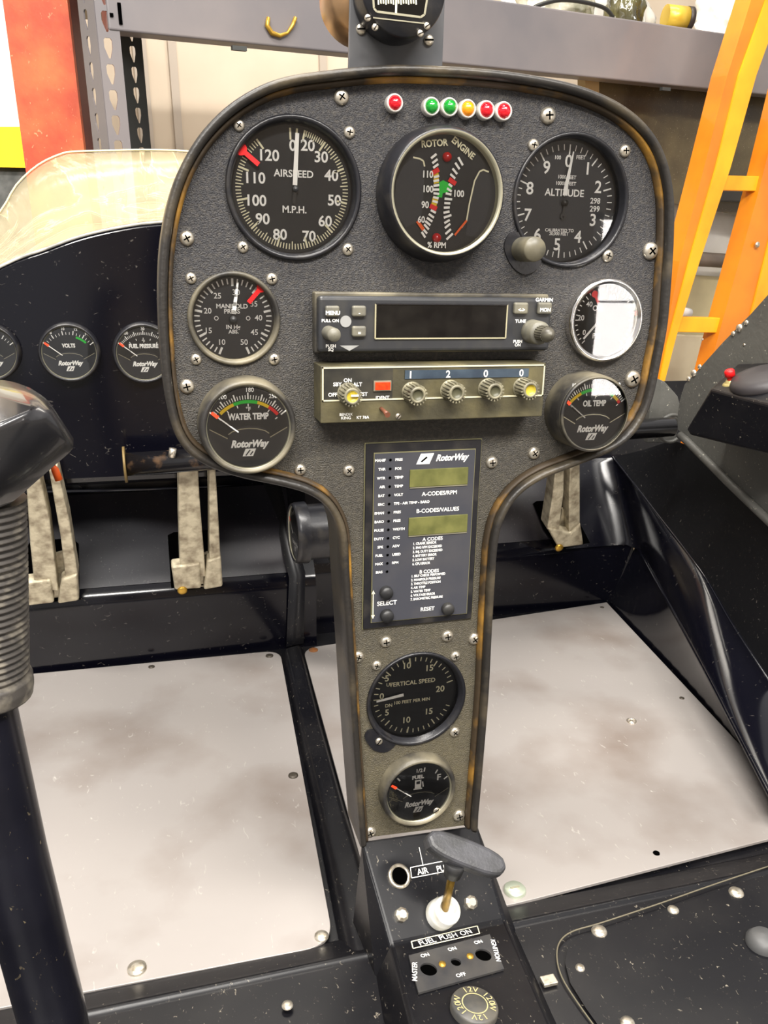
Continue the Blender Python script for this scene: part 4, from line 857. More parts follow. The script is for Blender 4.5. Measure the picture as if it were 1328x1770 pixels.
# cross tube
a = on(1, .405, 219, 803); b = Vector((.53, .405, a.z)); b = on(0, .50, 1162, 737) if False else b
br = on(1, .405, 1150, 738)
g = empty('cross_tube', a, 'black painted tube running across behind the panel, flange on its left end', 'tube'); BT = mat('worn_black_tube', (16, 15, 18), .25, rgb2=(110, 84, 60), nscale=40, namt=(.62, .8), coat=.3)
wtube('tube', BT, g, [a, br+Vector((.01, 0, 0))], .0125, n=28)
d = (br-a).normalized(); wtube('end_flange', mat('tan_flange', (120, 100, 60), .5, .3), g, [a-d*.003, a-d*.0005], .0195, n=28)
wtube('pinch_bolt', STEEL, g, [on(1, .395, 297, 790), on(1, .395, 299, 775)], .004, n=10)

# ================================================================ gauges on the nose hood
LGG = 'gauges on the black nose hood'
def hood_gauge(name, u, v, label, **kw):
    g, p = face_root(name, u, v, -.4515, label, 'gauge', LGG); F = Fr(p); rb = F.sc(u, v)*54; rf = F.sc(u, v)*46
    plate_gauge(g, rb, rf, .012, (0, 0), mb=BEZ, **kw); return g
hood_gauge('voltmeter', 121, 608, 'small round voltmeter on the black hood, middle of the three beside the panel', title='VOLTS', scale=[(18, 44, 5)], volts=True, lab=[('8', -30), ('10', -8), ('12', 14), ('14', 34)])
hood_gauge('fuel_pressure_gauge', 249, 609, 'small round fuel pressure gauge on the black hood, partly hidden by the panel edge', title='FUEL PRESSURE', scale=None, lab=[('20', -30), ('30', 0), ('40', 30)])
hood_gauge('small_gauge', -16, 608, 'small round gauge on the black hood, cut off by the left edge of the photo', title='', scale=None, volts=True, lab=[('E', -40), ('F', 44)])
# the gauge seen edge-on behind the stem
gp = on(1, .40, 527, 920)
g = empty('edge_on_gauge', gp, 'round black gauge seen nearly edge on, behind the left side of the panel stem', 'gauge'); g.rotation_euler = (PI/2, 0, -R(88)); bpy.context.view_layer.update()
rb = .036
plate_gauge(g, rb, rb*.85, .014, (0, 0), mb=BEZ, title='', scale=None, volts=True, lab=[])
MB().lathe([(rb*.9, -.03), (rb*.9, .001)], n=40).obj('body', BEZ, g)
MB().lathe([(rb*1.1, -.034), (rb*1.1, -.03), (.001, -.03)], n=40).obj('mounting_ring', BLKD, g)

# ================================================================ console below the panel
k0, k1 = on(1, 0.002, 624, 1452), on(1, 0.002, 826, 1424)
k2, k3 = on(1, -.055, 676, 1634), on(1, -.055, 874, 1592)
k4, k5 = on(1, -.15, 728, 1835), on(1, -.15, 965, 1800)
nB = (k5-k4).cross(k2-k4).normalized(); k3 = onplane(k4, nB, 874, 1592); nA = (k3-k2).cross(k0-k2).normalized(); k1 = onplane(k2, nA, 826, 1424)
CON = empty('centre_console', (k2.x+.05, -.06, SZ), 'scuffed black sloping console at the foot of the panel stem with switch cutouts', 'console'); off = CON.matrix_world.inverted()
dn = lambda p, dx: Vector((p.x+dx, p.y, SZ-.004))
top = [k0, k1, k3, k5, k4, k2]
m = MB(); bot = [dn(k0, -.006), dn(k1, .006), dn(k3, .012), dn(k5, .016), dn(k4, -.016), dn(k2, -.012)]
m.add([off @ p for p in top+bot], [(0, 1, 2, 5), (5, 2, 3, 4), (0, 5, 11, 6), (5, 4, 10, 11), (1, 7, 8, 2), (2, 8, 9, 3), (3, 9, 10, 4), (0, 6, 7, 1), (6, 11, 10, 9, 8, 7)])
m.obj('shell', BLKD, CON, bevel=.0025)
frA = FrP(k2, k3, k0); frB = FrP(k4, k5, k2)
ga = empty('t', (0, 0, 0)); bpy.data.objects.remove(ga)
def on_frame(fr, mb, name, mats, parent, **kw):
    T = parent.matrix_world.inverted() @ fr.m
    mb.v = [tuple(T @ Vector(v)) for v in mb.v]; return mb.obj(name, mats, parent, **kw)
def framebox(m, fr, quad, wd, z, mi=0):
    q = [fr.l(*a) for a in quad]
    for i in range(len(q)): m.bar(q[i], q[(i+1) % len(q)], wd, z, mi)
m = MB(); q = frA.l(690, 1515); m.lathe([(.0088, 0), (.0088, .0016), (.0064, .002), (.0064, .0006)], (q[0], q[1], 0), 28); on_frame(frA, m, 'hole_ring', STEEL, CON)
m = MB(); m.disc(.0066, .0007, q, 28); on_frame(frA, m, 'air_knob_hole', DARK, CON)
for u, v in ((693, 1582), (813, 1561)):
    m = MB(); q = frA.l(u, v); m.lathe([(.0052, 0), (.0050, .003), (.003, .0045), (.0001, .0045)], (q[0], q[1], 0), 8, smooth=False); on_frame(frA, m, 'nut', STEEL, CON)
m = MB()
def ftext(m, fr, t, a, b, h, z=.0008, **kw):   # text centred between two pixel points, along them
    p, q = Vector(fr.l(*a)), Vector(fr.l(*b)); d = q-p; m.text(t, (p.x+q.x)/2, (p.y+q.y)/2, h, z, math.atan2(d.y, d.x), **kw)
ftext(m, frA, 'AIR', (720, 1508), (740, 1504), .0042, bold=.02); ftext(m, frA, 'PULL', (752, 1503), (782, 1498), .0042, bold=.02)
framebox(m, frA, [(709, 1500), (786, 1485), (789, 1503), (711, 1518)], .0006, .0008)
m.bar(frA.l(724, 1465), frA.l(731, 1497), .0006, .0008)
on_frame(frA, m, 'air_lettering', WHT, CON)
m = MB()
for t, a, b in (('FUEL', (725, 1632), (751, 1626)), ('PUSH', (760, 1623), (789, 1617)), ('ON', (797, 1615), (813, 1611))): ftext(m, frB, t, a, b, .0044, bold=.006)
framebox(m, frB, [(711, 1629), (825, 1602), (829, 1615), (714, 1641)], .0008, .0008, 1)
on_frame(frB, m, 'fuel_lettering', [WHT, CREAM], CON)
# switch plate
pq = [(706, 1656), (846, 1619), (871, 1679), (723, 1721)]
g = frame_empty('switch_plate', FrP(frB.o+frB.x*frB.l(790, 1670)[0]+frB.y*frB.l(790, 1670)[1], frB.o+frB.x+frB.y*frB.l(790, 1670)[1]+frB.x*frB.l(790, 1670)[0], frB.o+frB.x*frB.l(790, 1670)[0]+frB.y*(1+frB.l(790, 1670)[1])), 'small grey black plate with three empty switch holes and two brass screws', 'switch plate')
fS = FrP(g.matrix_world @ Vector((0, 0, 0)), g.matrix_world @ Vector((1, 0, 0)), g.matrix_world @ Vector((0, 1, 0)))
holes_ = [(*fS.l(740.5, 1680), .0058), (*fS.l(787.7, 1667.6), .0036), (*fS.l(835, 1655), .0058)]
bd = rc([fS.l(*a) for a in pq]+[fS.l(*pq[0])], .0001)[:-1]
vs, fs = plate_with_holes([Vector(fS.l(*a)) for a in pq], holes_, .0016)
m = MB(); m.add([(a, b, c+.0014) for a, b, c in vs], fs); m.obj('plate', mat('plate_charcoal', (48, 48, 50), .45, rgb2=(64, 62, 60), nscale=60), g)
m = MB()
for x, y, r_ in holes_: m.disc(r_*1.02, .0008, (x, y), 24)
m.obj('switch_hole', DARK, g)
m = MB()
for u, v in ((764, 1672), (812, 1658)): x, y = fS.l(u, v); m.lathe([(.0026, .001), (.0024, .0032), (.0001, .0036)], (x, y, 0), 16)
m.obj('brass_screw', mat('brass', (190, 150, 60), .35, .7), g)
m = MB()
for t, a, b, h in (('MASTER', (716, 1702), (716.1, 1667), .0034), ('IGNITION', (851, 1628), (862, 1668), .0034)):
    p, q = Vector(fS.l(*a)), Vector(fS.l(*b)); d = q-p; m.text(t, (p.x+q.x)/2, (p.y+q.y)/2, h, .0024, math.atan2(d.y, d.x), bold=.01)
for t, u, v in (('ON', 734, 1656), ('ON', 781, 1645), ('ON', 826, 1633), ('OFF', 796, 1690)):
    ftext(m, fS, t, (u-6, v+1.5), (u+6, v-1.5), .003, .0024, bold=.01)
m.obj('lettering', WHT, g)
# socket cap
x, y = frB.l(819, 1747); o_ = frB.o+frB.x*x+frB.y*y
fC = FrP(o_, o_+frB.x, o_+frB.y); g = frame_empty('socket_cap', fC, 'round black socket cover marked 12V 120W at the bottom of the console', 'socket cap')
rr = fC.sc(819, 1747)*39
MB().lathe([(rr*1.03, -.002), (rr*1.03, .004), (rr*.97, .0055), (.0001, .0055)], n=48).obj('cap', mat('cap_grey', (58, 58, 57), .45, rgb2=(84, 80, 72), nscale=60), g)
m = MB(); m.lathe([(rr*.52, .0057), (rr*.57, .0057)], n=48)
for t, a0 in (('12V 120W', 50), ('12V 120W', 230)):
    for i, ch in enumerate(t):
        if ch == ' ': continue
        a = a0-62+i*18; q = polar(rr*.77, a); m.text(ch, q[0], q[1], .0042, .0058, -R(a), bold=.01)
m.obj('lettering', mat('faded_gold_print', (168, 156, 112), .5), g)
# fuel T handle
x, y = frA.l(760, 1581); o_ = frA.o+frA.x*x+frA.y*y; fT = FrP(o_, o_+frA.x, o_+frA.y)
g = frame_empty('fuel_pull_handle', fT, 'black T handle on a brass rod rising from a white collar on the console', 'handle')
cr = fT.sc(760, 1581)*23.5
MB().lathe([(cr, -.002), (cr, .006), (cr*.96, .008), (cr*.93, .0085), (cr*.93, .014), (cr*.86, .016), (cr*.62, .016), (cr*.6, .012), (.0001, .012)], n=36).obj('collar', mat('white_nylon', (216, 216, 212), .35, rgb2=(190, 186, 170), nscale=80), g)
tip = None; HH = .052
q = fT.l(788, 1486, HH); tipv = Vector((q[0], q[1], HH)); q0 = Vector((0, 0, .008))
MB().tube([q0, tipv], .0030, 14).obj('rod', mat('brass_rod', (176, 140, 56), .3, .8, rgb2=(120, 96, 50), nscale=80), g)
q = Vector((*fT.l(785, 1503, HH*.75), HH*.75)); MB().tube([q0+(tipv-q0)*.72, tipv], [.0062, .0085], 18).obj('socket', PLAS, g)
e0_, e1_ = Vector(fT.l(738, 1450, HH+.004)), Vector(fT.l(870, 1502, HH+.004)); dd = (e1_-e0_); L_ = dd.length; ang = math.atan2(dd.y, dd.x)
T = Matrix.Translation(((e0_.x+e1_.x)/2, (e0_.y+e1_.y)/2, HH+.003)) @ Matrix.Rotation(ang, 4, 'Z')
m = MB(); hw_ = fT.sc(800, 1470, HH)*18
prof_ = []
def hpt(s): return hw_*(.92+.26*math.cos(s*PI/2)) if abs(s) < 1 else 0
pts = []
for i in range(-8, 9): s = i/8; e = max(0, 1-abs(s)**6)**.5; pts.append((s*L_*.53, (hpt(s*.98))*max(.0, e if abs(s) > .6 else 1)))
pts = [(a, b) for a, b in pts]; lo = [(a, -b) for a, b in reversed(pts)][1:-1]
m.prism(pts+lo, -.006, .006, T=T); m.obj('grip', mat('handle_grey_black', (54, 54, 55), .42, rgb2=(72, 72, 76), nscale=60, bump=.2, bscale=600), g, bevel=.0035)

# ================================================================ control stick
g = empty('control_stick', on(1, -.15, 88, 1790), 'black control stick with ribbed grip and moulded head at the left edge', 'control stick')
sp = lambda u, v, y=-.15: on(1, y, u, v)
wtube('stick_tube', mat('stick_black', (12, 12, 20), .25, rgb2=(22, 22, 30), nscale=20, scratch=(120, 108, 84), scr_s=(40, 40, 20), scr_w=.1), g, [sp(108, 1830), sp(88, 1745), sp(19, 1480), sp(-42, 1215), sp(-44, 1190)], .0158, n=28)
a, b = sp(-34, 1200), sp(-46, 860); pts = []; rad = []
for i in range(121):
    t = i/120; pts.append(a+(b-a)*t); rad.append(.0190+(.0010 if (i % 4 in (0, 1)) else -.0006) if .10 < t else .0215-.01*abs(t-.05))
wtube('grip_sleeve', mat('ribbed_grey_rubber', (70, 66, 62), .5, rgb2=(150, 142, 126), nscale=90, namt=(.5, .8)), g, pts, rad, n=28)
def hull(name, mats, parent, pts, bevel):
    bm = bmesh.new(); off = parent.matrix_world.inverted()
    for p in pts: bm.verts.new(off @ Vector(p))
    r_ = bmesh.ops.convex_hull(bm, input=bm.verts); bmesh.ops.delete(bm, geom=[v for v in bm.verts if not v.link_faces], context='VERTS')
    bmesh.ops.dissolve_limit(bm, angle_limit=R(4), verts=bm.verts, edges=bm.edges)
    me = bpy.data.meshes.new(name); bm.to_mesh(me); bm.free(); me.materials.append(mats); o = bpy.data.objects.new(name, me); C.objects.link(o); o.parent = parent
    for p in me.polygons: p.use_smooth = True
    b = o.modifiers.new('b', 'BEVEL'); b.width = bevel; b.segments = 4; b.limit_method = 'ANGLE'; b.angle_limit = R(20)
    return o
hull('head', mat('head_gloss_black', (26, 26, 29), .26, rgb2=(46, 45, 46), nscale=30, coat=.4), g,
     [sp(-70, 655, -.12), sp(15, 655, -.12), sp(50, 668, -.125), sp(84, 690, -.14), sp(131, 762, -.15), sp(130, 776, -.16), sp(78, 700, -.185), sp(-70, 765, -.19), sp(48, 832, -.165), sp(20, 872, -.165), sp(-70, 905, -.18), sp(-70, 880, -.12)], .004)
wtube('orange_wire', ORG, g, [sp(40, 832, -.14), sp(70, 812, -.14), sp(88, 802, -.14), sp(95, 812, -.14), sp(102, 830, -.14)], .0016, n=8)
# ================================================================ hangar behind
GD = ray(664, 4830).normalized()                 # gravity
E1 = ray(3400, 350).normalized(); E1 = (E1-GD*E1.dot(GD)).normalized(); E3 = -GD; E2 = E3.cross(E1)
if E2.dot(ray(664, 885)) < 0: E2 = -E2
def bgp(u, v, k, p0=None): return onplane(p0, E2, u, v)
SH0 = dep(205, 55, 1.55); WL0 = dep(400, 200, 2.6)
def sh(u, v, d=0): return onplane(SH0+E2*d, E2, u, v)
def wl(u, v, d=0): return onplane(WL0+E2*d, E2, u, v)
def slab(name, mats, parent, pts, thick, dirv=None, bevel=0):
    dirv = dirv or E2; off = parent.matrix_world.inverted() if parent else Matrix(); n = len(pts)
    m = MB(); m.add([off @ p for p in pts]+[off @ (p+dirv*thick) for p in pts], [tuple(range(n)), tuple(range(2*n-1, n-1, -1))]+[(i, (i+1) % n, n+(i+1) % n, n+i) for i in range(n)])
    return m.obj(name, mats, parent, bevel=bevel)
WALL = mat('cream_wall', (206, 192, 172), .6, rgb2=(178, 158, 134), nscale=1.6, namt=(.4, .75))
c = wl(650, 300)
w0 = [c-E1*3.2+E3*2.0, c+E1*4.2+E3*2.0, c+E1*4.2-E3*2.6, c-E1*3.2-E3*2.6]
tag(slab('wall_back', WALL, None, w0, .1), kind='structure')
m = MB(); m.box((0, 0, -.05), (12, 14, .1)); tag(m.obj('floor', mat('hangar_concrete', (132, 128, 120), .6, rgb2=(104, 100, 94), nscale=2), None), kind='structure')
# wall trims (vertical seams)
for u, k in ((303, .012), (560, .012), (247, .02)):
    p = wl(u, 150, -.012); tag(slab('trim_1', mat('seam_grey', (176, 164, 150), .6), None, [p-E1*k+E3*1.6, p+E1*k+E3*1.6, p+E1*k-E3*2, p-E1*k-E3*2], .01), kind='structure')
# glowing panel added unseen behind the camera for the bright slatted gauge reflection
tag(MB().box((0, 0, 0), (5, .1, 3.4)).obj('wall_rear', WALL), kind='structure').location = (2.0, -4.4, 1.7)
wg = empty('glow_panel_1', (2.77, -4.34, .88)); tag(wg, kind='structure')
MB().box((0, .0, 0), (.27, .02, 1.12)).obj('pane', mat('reflected_glow', (255, 250, 246), .5, emit=16), wg)
m = MB()
for x in (-.17, .17): m.box((x, .01, 0), (.04, .04, 1.16))
for z in (-.56, .56): m.box((0, .01, z), (.38, .04, .04))
for z in (-.3, 0.05, .3): m.box((0, .012, z), (.3, .02, .012))
m.obj('frame', WHT, wg)

def column(pts, top, bot):
    return [(p+E3*top) for p in pts], [(p-E3*bot) for p in pts]
def vprism(name, mats, parent, pts, top, bot, bevel=0):
    off = parent.matrix_world.inverted() if parent else Matrix(); n = len(pts); a = [off @ (p+E3*top) for p in pts]; b = [off @ (p-E3*bot) for p in pts]
    m = MB(); m.add(a+b, [tuple(range(n)), tuple(range(2*n-1, n-1, -1))]+[(i, (i+1) % n, n+(i+1) % n, n+i) for i in range(n)]); return m.obj(name, mats, parent, bevel=bevel)
# red steel column
gb = dep(70, 265, 1.75)
g = empty('steel_column', Vector((gb.x, gb.y, .0)), 'tall red painted steel column standing at the far left', 'column')
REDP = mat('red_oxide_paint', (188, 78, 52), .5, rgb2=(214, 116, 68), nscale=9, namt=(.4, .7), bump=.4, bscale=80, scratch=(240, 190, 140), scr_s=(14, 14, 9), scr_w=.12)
REDD = mat('dark_maroon', (104, 40, 40), .5)  # darker red for the side strip of the column
p1, p2, p3 = dep(22, 130, 1.75), dep(131, 130, 1.75), dep(158, 130, 1.86)
q3_ = p3+(p1-p2)*.95
vprism('flange', REDP, g, [p1, p2, p2+(p3-p2)*.12, p1+(p3-p2)*.12], .8, 1.4)
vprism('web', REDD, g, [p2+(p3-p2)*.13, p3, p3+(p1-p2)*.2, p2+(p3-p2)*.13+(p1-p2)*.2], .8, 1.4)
# yellow safety strip and white cabinet far left
g = empty('white_cabinet', dep(-10, 300, 1.95), 'white cabinet with a bright yellow band, far left behind the red column', 'cabinet')
slab('door', mat('white_enamel', (240, 238, 226), .5), g, [dep(-160, -60, 1.95), dep(60, -60, 1.95), dep(60, 219, 1.95), dep(-160, 219, 1.95)], .08)
slab('yellow_band', mat('safety_yellow', (250, 226, 0), .5), g, [dep(-160, 219, 1.93), dep(60, 219, 1.93), dep(60, 290, 1.93), dep(-160, 286, 1.93)], .08)
slab('lower_panel', mat('cabinet_grey', (96, 96, 92), .5, rgb2=(60, 62, 58), nscale=30), g, [dep(-160, 288, 1.95), dep(60, 290, 1.95), dep(60, 480, 1.95), dep(-160, 480, 1.95)], .08)

# ---- shelving
SHG = mat('rack_grey', (104, 100, 102), .38, rgb2=(126, 118, 116), nscale=3, coat=.2)
SHD = mat('rack_dark', (54, 56, 54), .5)
gr = empty('pallet_rack', sh(200, 480), 'grey steel storage rack with punched upright and long beam, behind the panel', 'rack')
def punched(pts4, nholes, v0, v1, side, mats, name, thick=.003):
    # flange between two near-vertical lines, teardrop holes
    a, b, c_, d = pts4; ex = (b-a).normalized(); ey = E3; ez = ex.cross(ey)
    def loc(p): q = p-a; return ((q.dot(ex)), (q.dot(ey)))
    return a, ex, ey, ez
def flange(name, fnp, uL, uR, v_ref, top, bot, hole_u, hole_list, hw, mats):
    a = fnp(uL, v_ref); b = fnp(uR, v_ref); ex = (b-a); ex = ex-GD*ex.dot(GD); wdt = ex.length; ex.normalize(); ez = ex.cross(E3)
    hx = None
    cu = bpy.data.curves.new('c', 'CURVE'); cu.dimensions = '2D'; cu.fill_mode = 'BOTH'; cu.extrude = .0015
    def sp(pts):
        s = cu.splines.new('POLY'); s.points.add(len(pts)-1); s.use_cyclic_u = True
        for q, p in zip(s.points, pts): q.co = (p[0], p[1], 0, 1)
    sp([(0, -bot), (wdt, -bot), (wdt, top), (0, top)])
    for v in hole_list:
        y = v; x = wdt*hole_u
        sp([(x-hw, y+.014), (x-hw*.6, y+.018), (x+hw*.6, y+.018), (x+hw, y+.014), (x+hw, y+.002), (x+hw*.35, y-.016), (x-hw*.1, y-.016), (x-hw, y+.002)])
    ob = bpy.data.objects.new('c', cu); C.objects.link(ob); dg = bpy.context.evaluated_depsgraph_get(); me = bpy.data.meshes.new_from_object(ob.evaluated_get(dg))
    off = gr.matrix_world.inverted(); m = MB(); m.add([off @ (a+ex*v.co.x+E3*v.co.y+ez*v.co.z) for v in me.vertices], [tuple(p.vertices) for p in me.polygons])
    bpy.data.objects.remove(ob); bpy.data.curves.remove(cu); return m.obj(name, mats, gr)
HL = [.045-i*.0435*1.0 for i in range(-3, 12)]
flange('upright', lambda u, v: sh(u, v, -.012+(0 if u > 170 else .05)), 149, 176, 130, .4, 1.2, .42, HL, .0062, SHG)
flange('upright', lambda u, v: sh(u, v, -.012), 176, 214, 130, .4, 1.2, .42, HL, .0075, SHG)
flange('upright_rear', lambda u, v: sh(u, v, .42), 212, 250, 130, .5, 1.2, .55, HL, .0065, SHD)
hB = (sh(770, 118)-sh(770, 0)).length*1.02
a = sh(192, 54); b = sh(1600, 54)
L0 = sh(188, 52, -.016); L1 = L0+E1*3.2
slab('beam', SHG, gr, [L0, L1, L1+E3*hB, L0+E3*hB], .05, bevel=.004)
p = sh(402, 78, -.018); slab('clip', SHD, gr, [p, p+E1*.03, p+E1*.03-E3*.008, p-E3*.008], .01)
p = sh(1146, 150, -.018); slab('clip', SHD, gr, [p, p+E1*.03, p+E1*.03-E3*.008, p-E3*.008], .01)
p = sh(203, 4, -.019); slab('slot', DARK, gr, [p, p+E1*.006, p+E1*.006-E3*.035, p-E3*.035], .003)
q = sh(190, 22, -.019); slab('slot', DARK, gr, [q, q+E1*.006, q+E1*.006-E3*.006, q-E3*.006], .003)
DK = L0+E3*(hB-.012)
slab('shelf_deck', mat('deck_board', (176, 168, 150), .6), gr, [DK+E2*.05, DK+E1*3.2+E2*.05, DK+E1*3.2+E2*.6, DK+E2*.6], .01, E3)
g = empty('brass_hook', sh(488, 60, -.02), 'small curled brass coloured hook stuck on the face of the grey beam', 'hook')
wtube('wire', mat('brass', (190, 150, 60), .35, .7), g, [sh(u, v, -.022) for u, v in [(464, 30), (462, 44), (470, 57), (484, 62), (497, 57), (506, 44), (511, 30)]], [.004, .005, .005, .004, .003, .004, .004], n=10)

# things on the shelf deck
def blob(name, mats, c, rx, ry, rz, amp, label, cat, seed=1, parent=None, rot=0):
    bm = bmesh.new(); bmesh.ops.create_icosphere(bm, subdivisions=5, radius=1); from mathutils import noise
    for v in bm.verts:
        d = noise.noise(v.co*2.1+Vector((seed*7, 0, 0)))*amp+abs(noise.noise(v.co*5+Vector((seed, 3, 0))))*amp*.7; v.co *= (1+d)
        if v.co.z < -.6: v.co.z = -.6
    me = bpy.data.meshes.new(name); M_ = Matrix((E1*rx, E2*ry, E3*rz)).transposed()
    for v in bm.verts: v.co = M_ @ (v.co+Vector((0, 0, .6)))
    for f in bm.faces: f.smooth = True
    bm.to_mesh(me); bm.free(); me.materials.append(mats); o = bpy.data.objects.new(name, me); C.objects.link(o); o.location = c
    if parent: o.parent = parent
    return tag(o, label, cat)
FILM = mat('plastic_film', (206, 202, 186), .18, rgb2=(120, 118, 96), nscale=14, namt=(.4, .62), coat=.6, bump=.8, bscale=18)
FILM2 = mat('white_film', (226, 224, 218), .3, rgb2=(176, 170, 158), nscale=8, namt=(.4, .7), coat=.3, bump=.6, bscale=12)
FILMD = mat('olive_film', (96, 92, 60), .15, rgb2=(50, 46, 36), nscale=9, namt=(.4, .6), coat=.6, bump=.8, bscale=14)
dk = lambda u, v, d: (lambda p: onplane(DK+E3*.012, E3, u, v))(0)
def deck_at(u, d):      # point on the deck at distance d behind the rack face, seen in column u
    p = sh(u, 0, d); q = p-SH0; return SH0+E1*q.dot(E1)+E2*d+E3*((DK-SH0).dot(E3)+.010)
GPK = 'wrapped bundles on the rack shelf'
tag(blob('wrapped_bundle', FILM, deck_at(960, .14), .10, .06, .09, .25, 'clear plastic wrapped bundle on the rack shelf, top centre right', 'bundle', 1), group=GPK)
tag(blob('wrapped_bundle', FILMD, deck_at(1082, .12), .048, .05, .10, .3, 'dark olive plastic wrapped bundle on the rack shelf, left of the gold tin', 'bundle', 2), group=GPK)
tag(blob('wrapped_bundle', FILM2, deck_at(1290, .16), .17, .09, .12, .2, 'white plastic wrapped bundle on the rack shelf behind the ladder top', 'bundle', 3), group=GPK)
tag(blob('wrapped_bundle', FILM2, deck_at(1010, .34), .26, .07, .15, .2, 'long pale wrapped bundle lying at the back of the rack shelf behind the clear one', 'bundle', 5), group=GPK)
g = empty('gold_tin', deck_at(1170, .06), 'small gold tin with a dark end lying on the rack shelf', 'tin')
a, b = sh(1150, 28, .04), sh(1186, 32, .02); wtube('body', mat('gold_foil', (226, 190, 70), .3, .4), g, [a, b], .028, n=24); wtube('end_cap', mat('brown_black', (46, 38, 32), .5), g, [b, b+(b-a).normalized()*.014], .029, n=24)
g = empty('black_hose', sh(900, 20, .04), 'thin black hose lying in loops on the wrapped bundle', 'hose')
wtube('loop', mat('black_rubber', (30, 30, 28), .4), g, smooth_closed([sh(u, v, .045) for u, v in [(915, 18), (935, 8), (970, 0), (1010, 4), (1045, 14), (1060, 30)]], 4, False), .005, n=8)

# dark tinted sheet below the beam
g = slab('tinted_sheet', mat('smoked_sheet', (110, 98, 70), .25, spec=.3, rgb2=(66, 56, 42), nscale=5, namt=(.35, .7), scratch=(150, 140, 110), scr_s=(30, 30, 30), scr_w=.03), None, [sh(1030, 132, .10), sh(1420, 165, .10), sh(1420, 400, .10), sh(1160, 350, .10), sh(1030, 330, .10)], .02)
tag(g, 'smoked brown plastic sheet standing under the rack beam, right of the panel', 'sheet')
g = slab('wooden_batten', mat('tan_wood', (196, 168, 116), .6), None, [sh(1012, 120, .08), sh(1036, 120, .08), sh(1036, 1450, .08), sh(1012, 1450, .08)], .03); tag(g, 'tan wooden batten standing upright under the beam left of the smoked sheet', 'batten')
slw = lambda u, v, d=.12: sh(u, v, d)
def card(name, mats, pts, label, cat, d=.12, th=.03, bevel=.004):
    o = slab(name, mats, None, [sh(u, v, d) for u, v in pts], th, bevel=bevel); return tag(o, label, cat)
card('foam_board', mat('white_sheet', (232, 228, 220), .45, rgb2=(214, 208, 196), nscale=6), [(1120, 343), (1420, 352), (1420, 1500), (1120, 1500)], 'white flat panel seen between the ladder rails below the smoked sheet', 'panel', .20)
card('rubber_strip', mat('dark_rubber_strip', (58, 54, 46), .5), [(1235, 326), (1420, 332), (1420, 352), (1235, 348)], 'dark rubber strip lying on top of the white panel behind the ladder', 'strip', .05, .03)
g = empty('grey_pipe', sh(1240, 455, .10), 'grey brown pipe lying across behind the ladder rails', 'pipe'); wtube('tube', mat('grey_pipe_paint', (128, 116, 104), .4, rgb2=(96, 86, 76), nscale=10), g, [sh(1130, 443, .10), sh(1430, 462, .10)], .022, n=20)
card('cardboard_sheet', mat('pale_card', (206, 194, 152), .6, rgb2=(188, 176, 138), nscale=8), [(1120, 470), (1420, 490), (1420, 1480), (1120, 1480)], 'pale cardboard sheet below the grey pipe between the ladder rails', 'cardboard', .155)
card('cardboard_box', mat('pale_box', (214, 202, 172), .6, rgb2=(196, 182, 150), nscale=6), [(1100, 575), (1420, 590), (1420, 1460), (1100, 1460)], 'pale box behind the lowest ladder rung beside the panel edge', 'box', .115)
g = empty('bottle_plug', sh(1186, 540, .08), 'small white round cap lying by the ladder rail', 'cap'); wtube('cap', WHT, g, [sh(1176, 538, .08), sh(1192, 541, .08)], .014, n=18)
tag(blob('gravel_pile', mat('brown_gravel', (118, 100, 70), .8, rgb2=(60, 50, 38), nscale=90, bump=1, bscale=120), sh(1165, 735, .05), .09, .06, .07, .12, 'speckled brown rubble heap seen between panel edge and grey board', 'gravel', 4), kind='stuff')

# ---- wooden step ladder
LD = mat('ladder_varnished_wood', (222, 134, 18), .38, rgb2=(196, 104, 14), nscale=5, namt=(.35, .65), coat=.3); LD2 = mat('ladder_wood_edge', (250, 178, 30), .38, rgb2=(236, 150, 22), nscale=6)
g = empty('step_ladder', sh(1150, 640, -.25), 'varnished orange wooden step ladder leaning at the right', 'ladder')
K = -.22
def rail(quad, dx, name='rail'):
    return slab(name, LD, g, [sh(u, v, K) for u, v in quad], .05, bevel=.002)
r1 = [(1284, -60), (1338, -60), (1190, 520), (1146, 668), (1134, 668)]
LL = [(1315, -50), (1299, 0), (1258, 130), (1217, 291), (1175, 452), (1139, 648), (1131, 690), (964, 1450)]; LM = [(1340, -50), (1325, 0), (1278, 130), (1238, 291), (1192, 452), (1153, 600), (1140, 665), (968, 1450)]; LR = [(1372, -50), (1355, 0), (1308, 130), (1263, 291), (1210, 452), (1170, 580), (1148, 665), (975, 1450)]
slab('rail', LD, g, [sh(u, v, K) for u, v in LM+LL[::-1]], .05)
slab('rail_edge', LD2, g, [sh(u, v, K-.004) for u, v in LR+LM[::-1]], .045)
slab('rail', LD, g, [sh(u, v, K) for u, v in [(1362, 130), (1398, 130), (1322, 452), (1285, 600), (1255, 720), (1095, 1450), (1045, 1450), (1205, 720), (1242, 581), (1278, 452), (1312, 330)]], .05)
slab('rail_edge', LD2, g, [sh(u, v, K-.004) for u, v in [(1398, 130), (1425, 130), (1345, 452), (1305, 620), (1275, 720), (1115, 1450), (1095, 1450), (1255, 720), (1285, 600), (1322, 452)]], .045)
for a, b, th in (((1246, 303), (1330, 305), 26), ((1168, 548), (1262, 550), 26)):
    slab('rung', LD2, g, [sh(a[0], a[1], K+.01), sh(b[0], b[1], K+.01), sh(b[0], b[1]+th, K+.01), sh(a[0], a[1]+th, K+.01)], .03, bevel=.002)
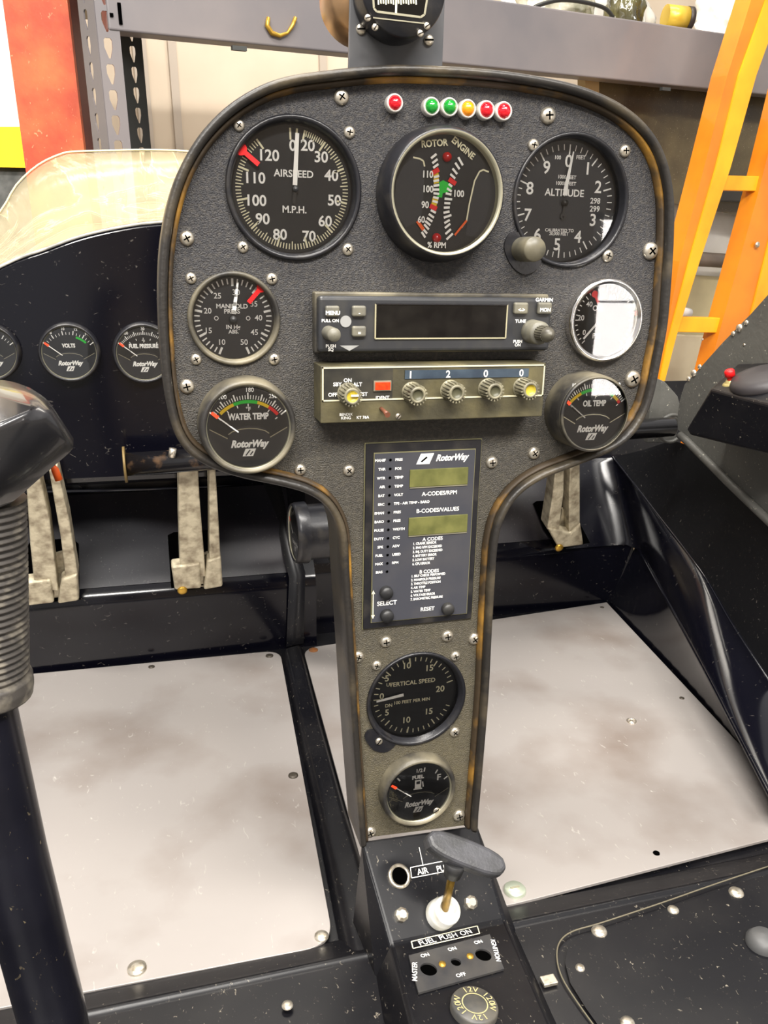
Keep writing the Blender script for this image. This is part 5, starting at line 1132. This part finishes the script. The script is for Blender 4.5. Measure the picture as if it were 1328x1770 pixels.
p = sh(1309, 423, K-.006); T = Matrix.Translation(g.matrix_world.inverted() @ p) @ (-E2).to_track_quat('Z', 'Y').to_matrix().to_4x4(); MB().lathe([(.008, 0), (.008, .003), (.004, .005), (.0001, .005)], n=20, T=T).obj('rivet', STEEL, g)

# ---- clear windscreen behind the hood
FILMW = bpy.data.materials.new('clouded_perspex'); FILMW.use_nodes = True; nt = FILMW.node_tree; N = nt.nodes; L = nt.links
b = N['Principled BSDF']; tr = N.new('ShaderNodeBsdfTransparent'); mx = N.new('ShaderNodeMixShader'); tc = N.new('ShaderNodeTexCoord'); ns = N.new('ShaderNodeTexNoise'); ns.inputs['Scale'].default_value = 9; ns.inputs['Detail'].default_value = 5; ns.inputs['Distortion'].default_value = 2.5
rp = N.new('ShaderNodeValToRGB'); e = rp.color_ramp.elements; e[0].position = .42; e[0].color = (.22, .22, .22, 1); e[1].position = .62; e[1].color = (.26, .26, .26, 1); x_ = e.new(.51); x_.color = (.6, .6, .6, 1); x_ = e.new(.49); x_.color = (.24,)*3+(1,); x_ = e.new(.53); x_.color = (.3,)*3+(1,)
b.inputs['Base Color'].default_value = lin((222, 206, 164))+(1,); b.inputs['Roughness'].default_value = .25
bp = N.new('ShaderNodeBump'); bp.inputs['Strength'].default_value = .5; bp.inputs['Distance'].default_value = .01
L.new(tc.outputs['Object'], ns.inputs['Vector']); L.new(ns.outputs['Fac'], rp.inputs['Fac']); L.new(rp.outputs['Color'], mx.inputs[0]); L.new(ns.outputs['Fac'], bp.inputs['Height']); L.new(bp.outputs[0], b.inputs['Normal'])
L.new(tr.outputs[0], mx.inputs[1]); L.new(b.outputs[0], mx.inputs[2]); L.new(mx.outputs[0], N['Material Output'].inputs[0])
topw = [(-.62, .92), (-.50, 1.08), (-.40, 1.185), (-.33, 1.235), (-.27, 1.272), (-.23, 1.300), (-.20, 1.318), (-.16, 1.325), (-.10, 1.327), (-.02, 1.325), (.06, 1.30), (.14, 1.25), (.22, 1.18), (.30, 1.08)]
tw = [on(1, .62, u, v) for u, v in [(-160, 560), (-60, 430), (0, 366), (28, 320), (66, 285), (106, 266), (133, 262), (200, 260), (255, 259), (330, 262), (420, 275)]]
bw = [on(1, .47, u, v) for u, v in [(-160, 600), (-60, 500), (0, 470), (28, 452), (66, 436), (106, 424), (133, 414), (200, 402), (255, 392), (330, 380), (420, 378)]]
rows = []
for t in (0, .25, .5, .75, .92, 1): rows.append([a+(b_-a)*t+Vector((0, .05*math.sin(PI*t), 0)) for a, b_ in zip(bw, tw)])
g = wloft('windscreen', FILMW, None, rows, thick=.002); tag(g, 'clouded clear plastic windscreen rising behind the black nose hood', 'windscreen')
s_ = g.modifiers.new('s', 'SUBSURF'); s_.levels = 2; s_.render_levels = 2
g2 = wtube('windscreen_edge', mat('edge_cream', (226, 214, 172), .3), g, [p for p in smooth_closed(tw, 3, False)], .0012, n=6)
